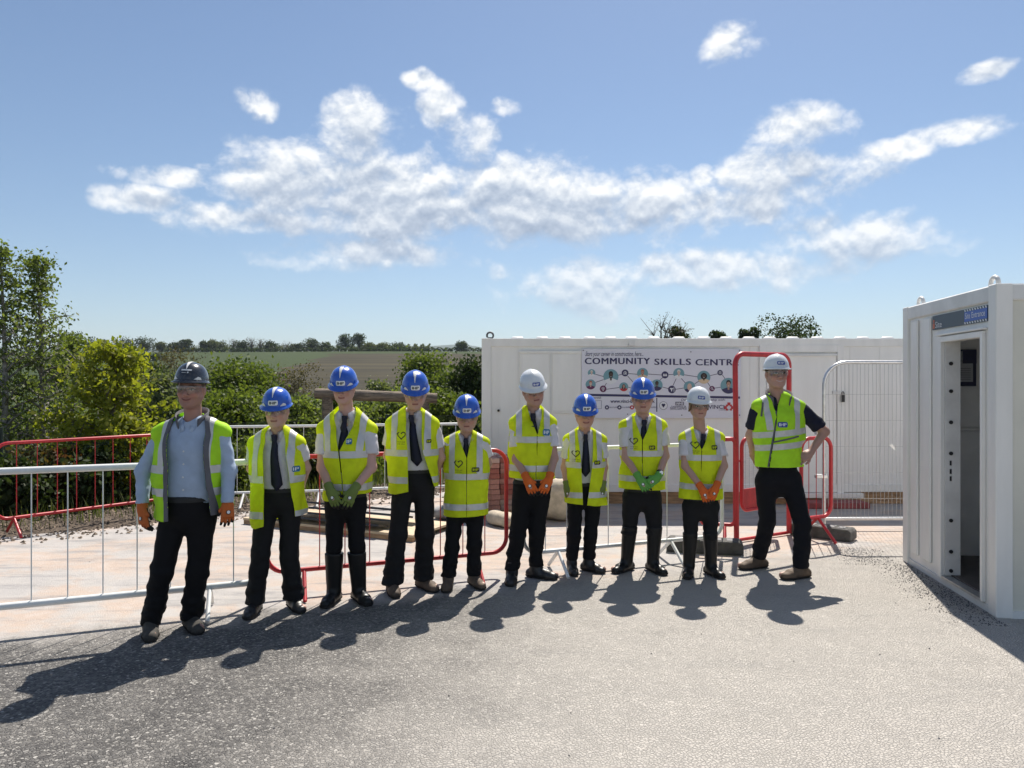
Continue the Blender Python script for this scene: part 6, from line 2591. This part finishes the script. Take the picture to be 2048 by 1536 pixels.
# ------------------------------------------------------------------ the ten people, measured in photo pixels
OLIVE, ORANGE, GREEN, RUST = (.15, .20, .055), (.62, .13, .025), (.12, .34, .07), (.50, .13, .035)
TEALB = (M_badge_t, M_badge_w)
BLUEB = (M_badge_b, M_badge_w)
CAST = [
    dict(label='man in dark helmet with open lime vest over a pale blue long-sleeved shirt', seed=1, nk=0.080, cx=385, hx=390, Y=5.02, top=732, girth=1.12, belly=True, hs=1.06,
         shL=(328, 870), shR=(446, 866), elL=(293, 942), elR=(461, 942), wrL=(298, 1012), wrR=(466, 1000), haL=(304, 1045), haR=(468, 1032), arms='side',
         hipL=(352, 1020), hipR=(408, 1020), waist=990, knL=(334, 1140), knR=(397, 1140), anL=(312, 1250), anR=(376, 1240), toeL=(301, 1287), toeR=(398, 1272),
         leg=(.084, .066, .068), hem=.06, trousers=M_trb, boots='grey', shirt='long', shirtcol='blue', buttons=True, gloves=(RUST, RUST), helmet='dark', hat=(-5, .006), head=(2, 2, 5), smile=1.0, stubble=.35, skin=(.40, .22, .175), hair=(.10, .06, .04),
         vest=dict(col='lime', hem=(1036, 1026), open=[(828, 357, 416), (870, 352, 425), (930, 362, 428), (985, 361, 434), (1040, 362, 440)], bands=[936, 980], brace=.145, ease=.03, flare=.01, ys=.78, lining=True, collar=True, wide=.008)),
    dict(label='boy in blue helmet and open yellow vest next to the man in pale blue', seed=2, nk=0.085, cx=553, hx=557, Y=5.45, top=781, hs=1.00,
         shL=(512, 890), shR=(597, 890), elL=(498, 940), elR=(608, 940), wrL=(520, 985), wrR=(590, 985), haL=(540, 1000), haR=(575, 1000), arms='back',
         hipL=(534, 995), hipR=(581, 995), waist=975, knL=(526, 1110), knR=(578, 1110), anL=(515, 1205), anR=(582, 1200), toeL=(494, 1243), toeR=(604, 1230),
         leg=(.092, .074, .078), hem=.07, trousers=M_trg, boots='black', shirt='short', shirtcol='white', tie=(980, 563), gloves=None, helmet='blue', hat=(6, .004), head=(4, 0, 3), smile=.3, skin=(.50, .31, .25),
         vest=dict(col='yellow', hem=(1054, 1031), open=[(848, 543, 567), (868, 535, 573), (920, 538, 584), (975, 540, 591), (1060, 540, 600)], bands=[957, 1027], brace=.140, ease=.04, flare=.02, ys=.8, badge=(599, 937), btext='IP', bsize=(.045, .042), bcol=TEALB)),
    dict(label='tall boy in blue helmet, yellow vest, olive gloves and black wellingtons, tie pulled askew', seed=3, nk=0.125, cx=692, hx=690, Y=5.70, top=737, hs=1.00,
         shL=(650, 862), shR=(738, 862), elL=(648, 935), elR=(746, 935), wrL=(673, 972), wrR=(720, 972), haL=(688, 1003), haR=(706, 1003), arms='front',
         hipL=(670, 1002), hipR=(713, 1002), waist=985, knL=(671, 1095), knR=(714, 1095), anL=(669, 1190), anR=(717, 1190), toeL=(648, 1220), toeR=(738, 1215),
         leg=(.078, .058, .054), hem=.30, trousers=M_trb, boots='welly', welly=.385, shirt='short', shirtcol='white', tie=(945, 692), gloves=(OLIVE, OLIVE), helmet='blue', hat=(10, -.004), head=(8, 0, 0), smile=.4, skin=(.52, .31, .26), hair=(.20, .11, .05),
         vest=dict(col='yellow', hem=(1000, 986), open=[(810, 669, 720), (840, 673, 713), (870, 679, 703), (900, 685, 688), (1010, 697, 699)], bands=[908, 972], brace=.115, lean=.10, ease=.034, badge=(706, 882), btext='IP', bsize=(.045, .042), bcol=TEALB)),
    dict(label='boy in blue helmet looking down, yellow vest swung open over tie and dark trousers', seed=4, nk=0.095, cx=826, hx=832, Y=6.0, top=747, hs=1.06,
         shL=(786, 852), shR=(864, 852), elL=(774, 915), elR=(880, 918), wrL=(795, 950), wrR=(868, 950), haL=(812, 962), haR=(845, 962), arms='back',
         hipL=(806, 962), hipR=(849, 962), waist=938, knL=(798, 1070), knR=(849, 1070), anL=(787, 1165), anR=(845, 1158), toeL=(792, 1200), toeR=(872, 1188),
         leg=(.086, .074, .080), hem=.07, trousers=M_trg, boots='brown', shirt='short', shirtcol='white', tie=(931, 838), gloves=None, helmet='blue', hat=(6, .006), head=(14, 0, 6), skin=(.48, .30, .24),
         vest=dict(col='yellow', hem=(986, 972), open=[(810, 813, 846), (850, 815, 846), (903, 821, 850), (940, 821, 862), (990, 822, 878)], bands=[905, 958], brace=.135, ease=.045, flare=.035, ys=.82, heart=(808, 870), badge=(861, 882), bsize=(.036, .03))),
    dict(label='short boy in blue helmet with closed yellow vest, arms behind his back', seed=5, nk=0.058, cx=933, hx=935, Y=6.15, top=794, hs=1.04,
         shL=(900, 888), shR=(967, 888), elL=(889, 930), elR=(976, 928), wrL=(905, 975), wrR=(962, 975), haL=(918, 990), haR=(950, 990), arms='back',
         hipL=(912, 1012), hipR=(952, 1012), waist=1000, knL=(906, 1088), knR=(949, 1088), anL=(898, 1162), anR=(948, 1157), toeL=(891, 1189), toeR=(966, 1183),
         leg=(.086, .068, .066), hem=.09, trousers=M_trb, boots='brown', shirt='short', shirtcol='white', tie=(958, 936), gloves=None, helmet='blue', hat=(6, .002), head=(9, 0, 2), skin=(.46, .28, .22),
         vest=dict(col='yellow', hem=(1030, 1028), open=[(856, 914, 948), (880, 921, 943), (913, 935.4, 937), (1040, 934.4, 936)], bands=[951, 1010], brace=.128, ease=.036, flare=.014, heart=(920, 925), badge=(953, 937), bsize=(.062, .036))),
    dict(label='tall boy in tilted white helmet, yellow vest and orange gloves beside the bricks', seed=6, nk=0.100, cx=1065, hx=1066, Y=6.41, top=743, hs=1.10,
         shL=(1032, 848), shR=(1098, 848), elL=(1033, 918), elR=(1106, 916), wrL=(1052, 950), wrR=(1096, 950), haL=(1066, 980), haR=(1082, 978), arms='front',
         hipL=(1046, 970), hipR=(1082, 970), waist=958, knL=(1036, 1060), knR=(1073, 1060), anL=(1024, 1135), anR=(1068, 1135), toeL=(1020, 1176), toeR=(1112, 1162),
         leg=(.088, .068, .062), hem=.10, trousers=M_trb, boots='black', shirt='short', shirtcol='white', tie=(918, 1071), gloves=(ORANGE, ORANGE), helmet='white', hat=(8, .0), head=(8, -9, 8), bx=.010, brot=-.12, skin=(.42, .25, .20),
         vest=dict(col='yellow', hem=(954, 956), open=[(804, 1050, 1084), (835, 1060, 1082), (867, 1072.4, 1074), (962, 1069, 1070.5)], bands=[878, 934], brace=.118, ease=.04, badge=(1091, 864), bsize=(.062, .052), bcol=TEALB, brot=-.08)),
    dict(label='short smiling boy in blue helmet with open yellow vest and long tie', seed=7, nk=0.070, cx=1166, hx=1168, Y=6.67, top=792, hs=1.05,
         shL=(1137, 882), shR=(1200, 882), elL=(1128, 935), elR=(1206, 935), wrL=(1131, 970), wrR=(1202, 970), haL=(1138, 1000), haR=(1194, 1000), arms='side',
         hipL=(1149, 985), hipR=(1186, 985), waist=963, knL=(1147, 1062), knR=(1180, 1062), anL=(1142, 1128), anR=(1176, 1125), toeL=(1149, 1156), toeR=(1208, 1150),
         leg=(.086, .066, .060), hem=.11, trousers=M_trb, boots='black', shirt='short', shirtcol='white', tie=(951, 1168), gloves=(OLIVE, OLIVE), helmet='blue', hat=(8, .0), head=(7, 0, 0), smile=.7, skin=(.48, .28, .22),
         vest=dict(col='yellow', hem=(1003, 1008), open=[(848, 1151, 1184), (880, 1154, 1183), (930, 1158.5, 1180), (1012, 1162, 1169)], bands=[928, 986], brace=.135, ease=.042, flare=.02, ys=.8, heart=(1148, 905), badge=(1190, 923), bsize=(.056, .036))),
    dict(label='boy in blue helmet and wellingtons with bright green gloves and a wristwatch', seed=8, nk=0.075, cx=1283, hx=1282, Y=6.67, top=759, hs=1.11,
         shL=(1250, 855), shR=(1319, 855), elL=(1249, 915), elR=(1326, 912), wrL=(1268, 950), wrR=(1306, 950), haL=(1284, 976), haR=(1280, 966), arms='front',
         hipL=(1263, 990), hipR=(1303, 990), waist=975, knL=(1257, 1062), knR=(1306, 1062), anL=(1253, 1125), anR=(1304, 1125), toeL=(1228, 1150), toeR=(1330, 1154),
         leg=(.092, .066, .058), hem=.33, trousers=M_trg, boots='welly', welly=.405, shirt='short', shirtcol='white', tie=(926, 1278), gloves=(GREEN, GREEN), watch='R', helmet='blue', hat=(7, .0), head=(6, 0, -6), skin=(.46, .28, .23),
         vest=dict(col='yellow', hem=(976, 978), open=[(830, 1264, 1303), (855, 1271, 1292), (879, 1277.3, 1279), (985, 1276.5, 1278)], bands=[906, 955], brace=.135, ease=.042, flare=.02, heart=(1262, 881), badge=(1297, 894), bsize=(.056, .036))),
    dict(label='boy in white helmet with a hair fringe, orange gloves and wellingtons', seed=9, nk=0.058, cx=1397, hx=1390, Y=6.58, top=780, hs=0.92,
         shL=(1365, 878), shR=(1430, 878), elL=(1363, 930), elR=(1438, 930), wrL=(1386, 968), wrR=(1414, 966), haL=(1398, 997), haR=(1402, 990), arms='front',
         hipL=(1378, 1008), hipR=(1415, 1008), waist=990, knL=(1374, 1068), knR=(1414, 1068), anL=(1373, 1130), anR=(1417, 1132), toeL=(1374, 1162), toeR=(1446, 1161),
         leg=(.086, .064, .058), hem=.31, trousers=M_trg, boots='welly', welly=.38, shirt='short', shirtcol='white', tie=(940, 1391), gloves=(ORANGE, ORANGE), helmet='white', hat=(3, .004), head=(2, 0, 0), hairlen=1, hair=(.16, .10, .055), bx=-.004, brot=-.10, skin=(.46, .28, .22),
         vest=dict(col='yellow', hem=(994, 996), open=[(850, 1378, 1413), (875, 1383, 1404), (896, 1390.4, 1392), (1002, 1387, 1388.5)], bands=[913, 969], brace=.138, ease=.04, heart=(1380, 888), badge=(1417, 893), bsize=(.056, .036))),
    dict(label='tall man in white helmet and zipped lime bodywarmer with a hand on his hip', seed=10, nk=0.070, cx=1545, hx=1540, Y=6.72, top=713, girth=1.04, hs=1.10,
         shL=(1508, 815), shR=(1587, 817), elL=(1496, 872), elR=(1640, 864), wrL=(1508, 908), wrR=(1606, 905), haL=(1520, 920), haR=(1588, 912), arms=('back', 'hip'),
         hipL=(1522, 955), hipR=(1572, 955), waist=925, knL=(1529, 1040), knR=(1584, 1040), anL=(1533, 1115), anR=(1582, 1118), toeL=(1482, 1142), toeR=(1566, 1162),
         leg=(.084, .065, .062), hem=.085, trousers=M_trn, boots='tan', shirt='short', shirtcol='navy', sleeve=.78, gloves=None, helmet='white', hat=(-2, .0), head=(-2, 0, -2), smile=1.0, teeth=True, skin=(.42, .25, .20), hair=(.08, .05, .035), bx=.004,
         vest=dict(col='lime', hem=(931, 931), open=[(785, 1526, 1550), (806, 1530, 1542), (826, 1533.4, 1535), (940, 1518, 1519.6)], bands=[865, 890], brace=.105, lean=.10, slope=.10, ease=.034, flare=.0, ys=.74, wide=.0, collar=True, badge=(1543, 848), bsize=(.085, .046), bcol=BLUEB,
                   zip=[(1534, 822), (1530, 850), (1525, 880), (1521, 910), (1518, 930)], pockets=[((1511, 806), (1508, 833)), ((1526, 882), (1576, 871))])),
]
for c_ in CAST:
    make_person(c_)

# ------------------------------------------------------------------ air
hz_m = bpy.data.materials.new('pale_air')
hz_m.use_nodes = True
for n in list(hz_m.node_tree.nodes):
    hz_m.node_tree.nodes.remove(n)
pv = hz_m.node_tree.nodes.new('ShaderNodeVolumePrincipled')
pv.inputs['Color'].default_value = (.72, .84, 1.0, 1)
pv.inputs['Density'].default_value = 1.0e-4
ho_ = hz_m.node_tree.nodes.new('ShaderNodeOutputMaterial')
hz_m.node_tree.links.new(pv.outputs[0], ho_.inputs['Volume'])
zlo = float(TV[:, 2].min()) - 1.0
haze = MB().box((-9000, -300, zlo), (9000, 9800, float(TV[:, 2].max()) + 30)).build('haze', hz_m)
tag(haze, 'thin pale summer haze in the air over the whole view', 'haze', kind='stuff')
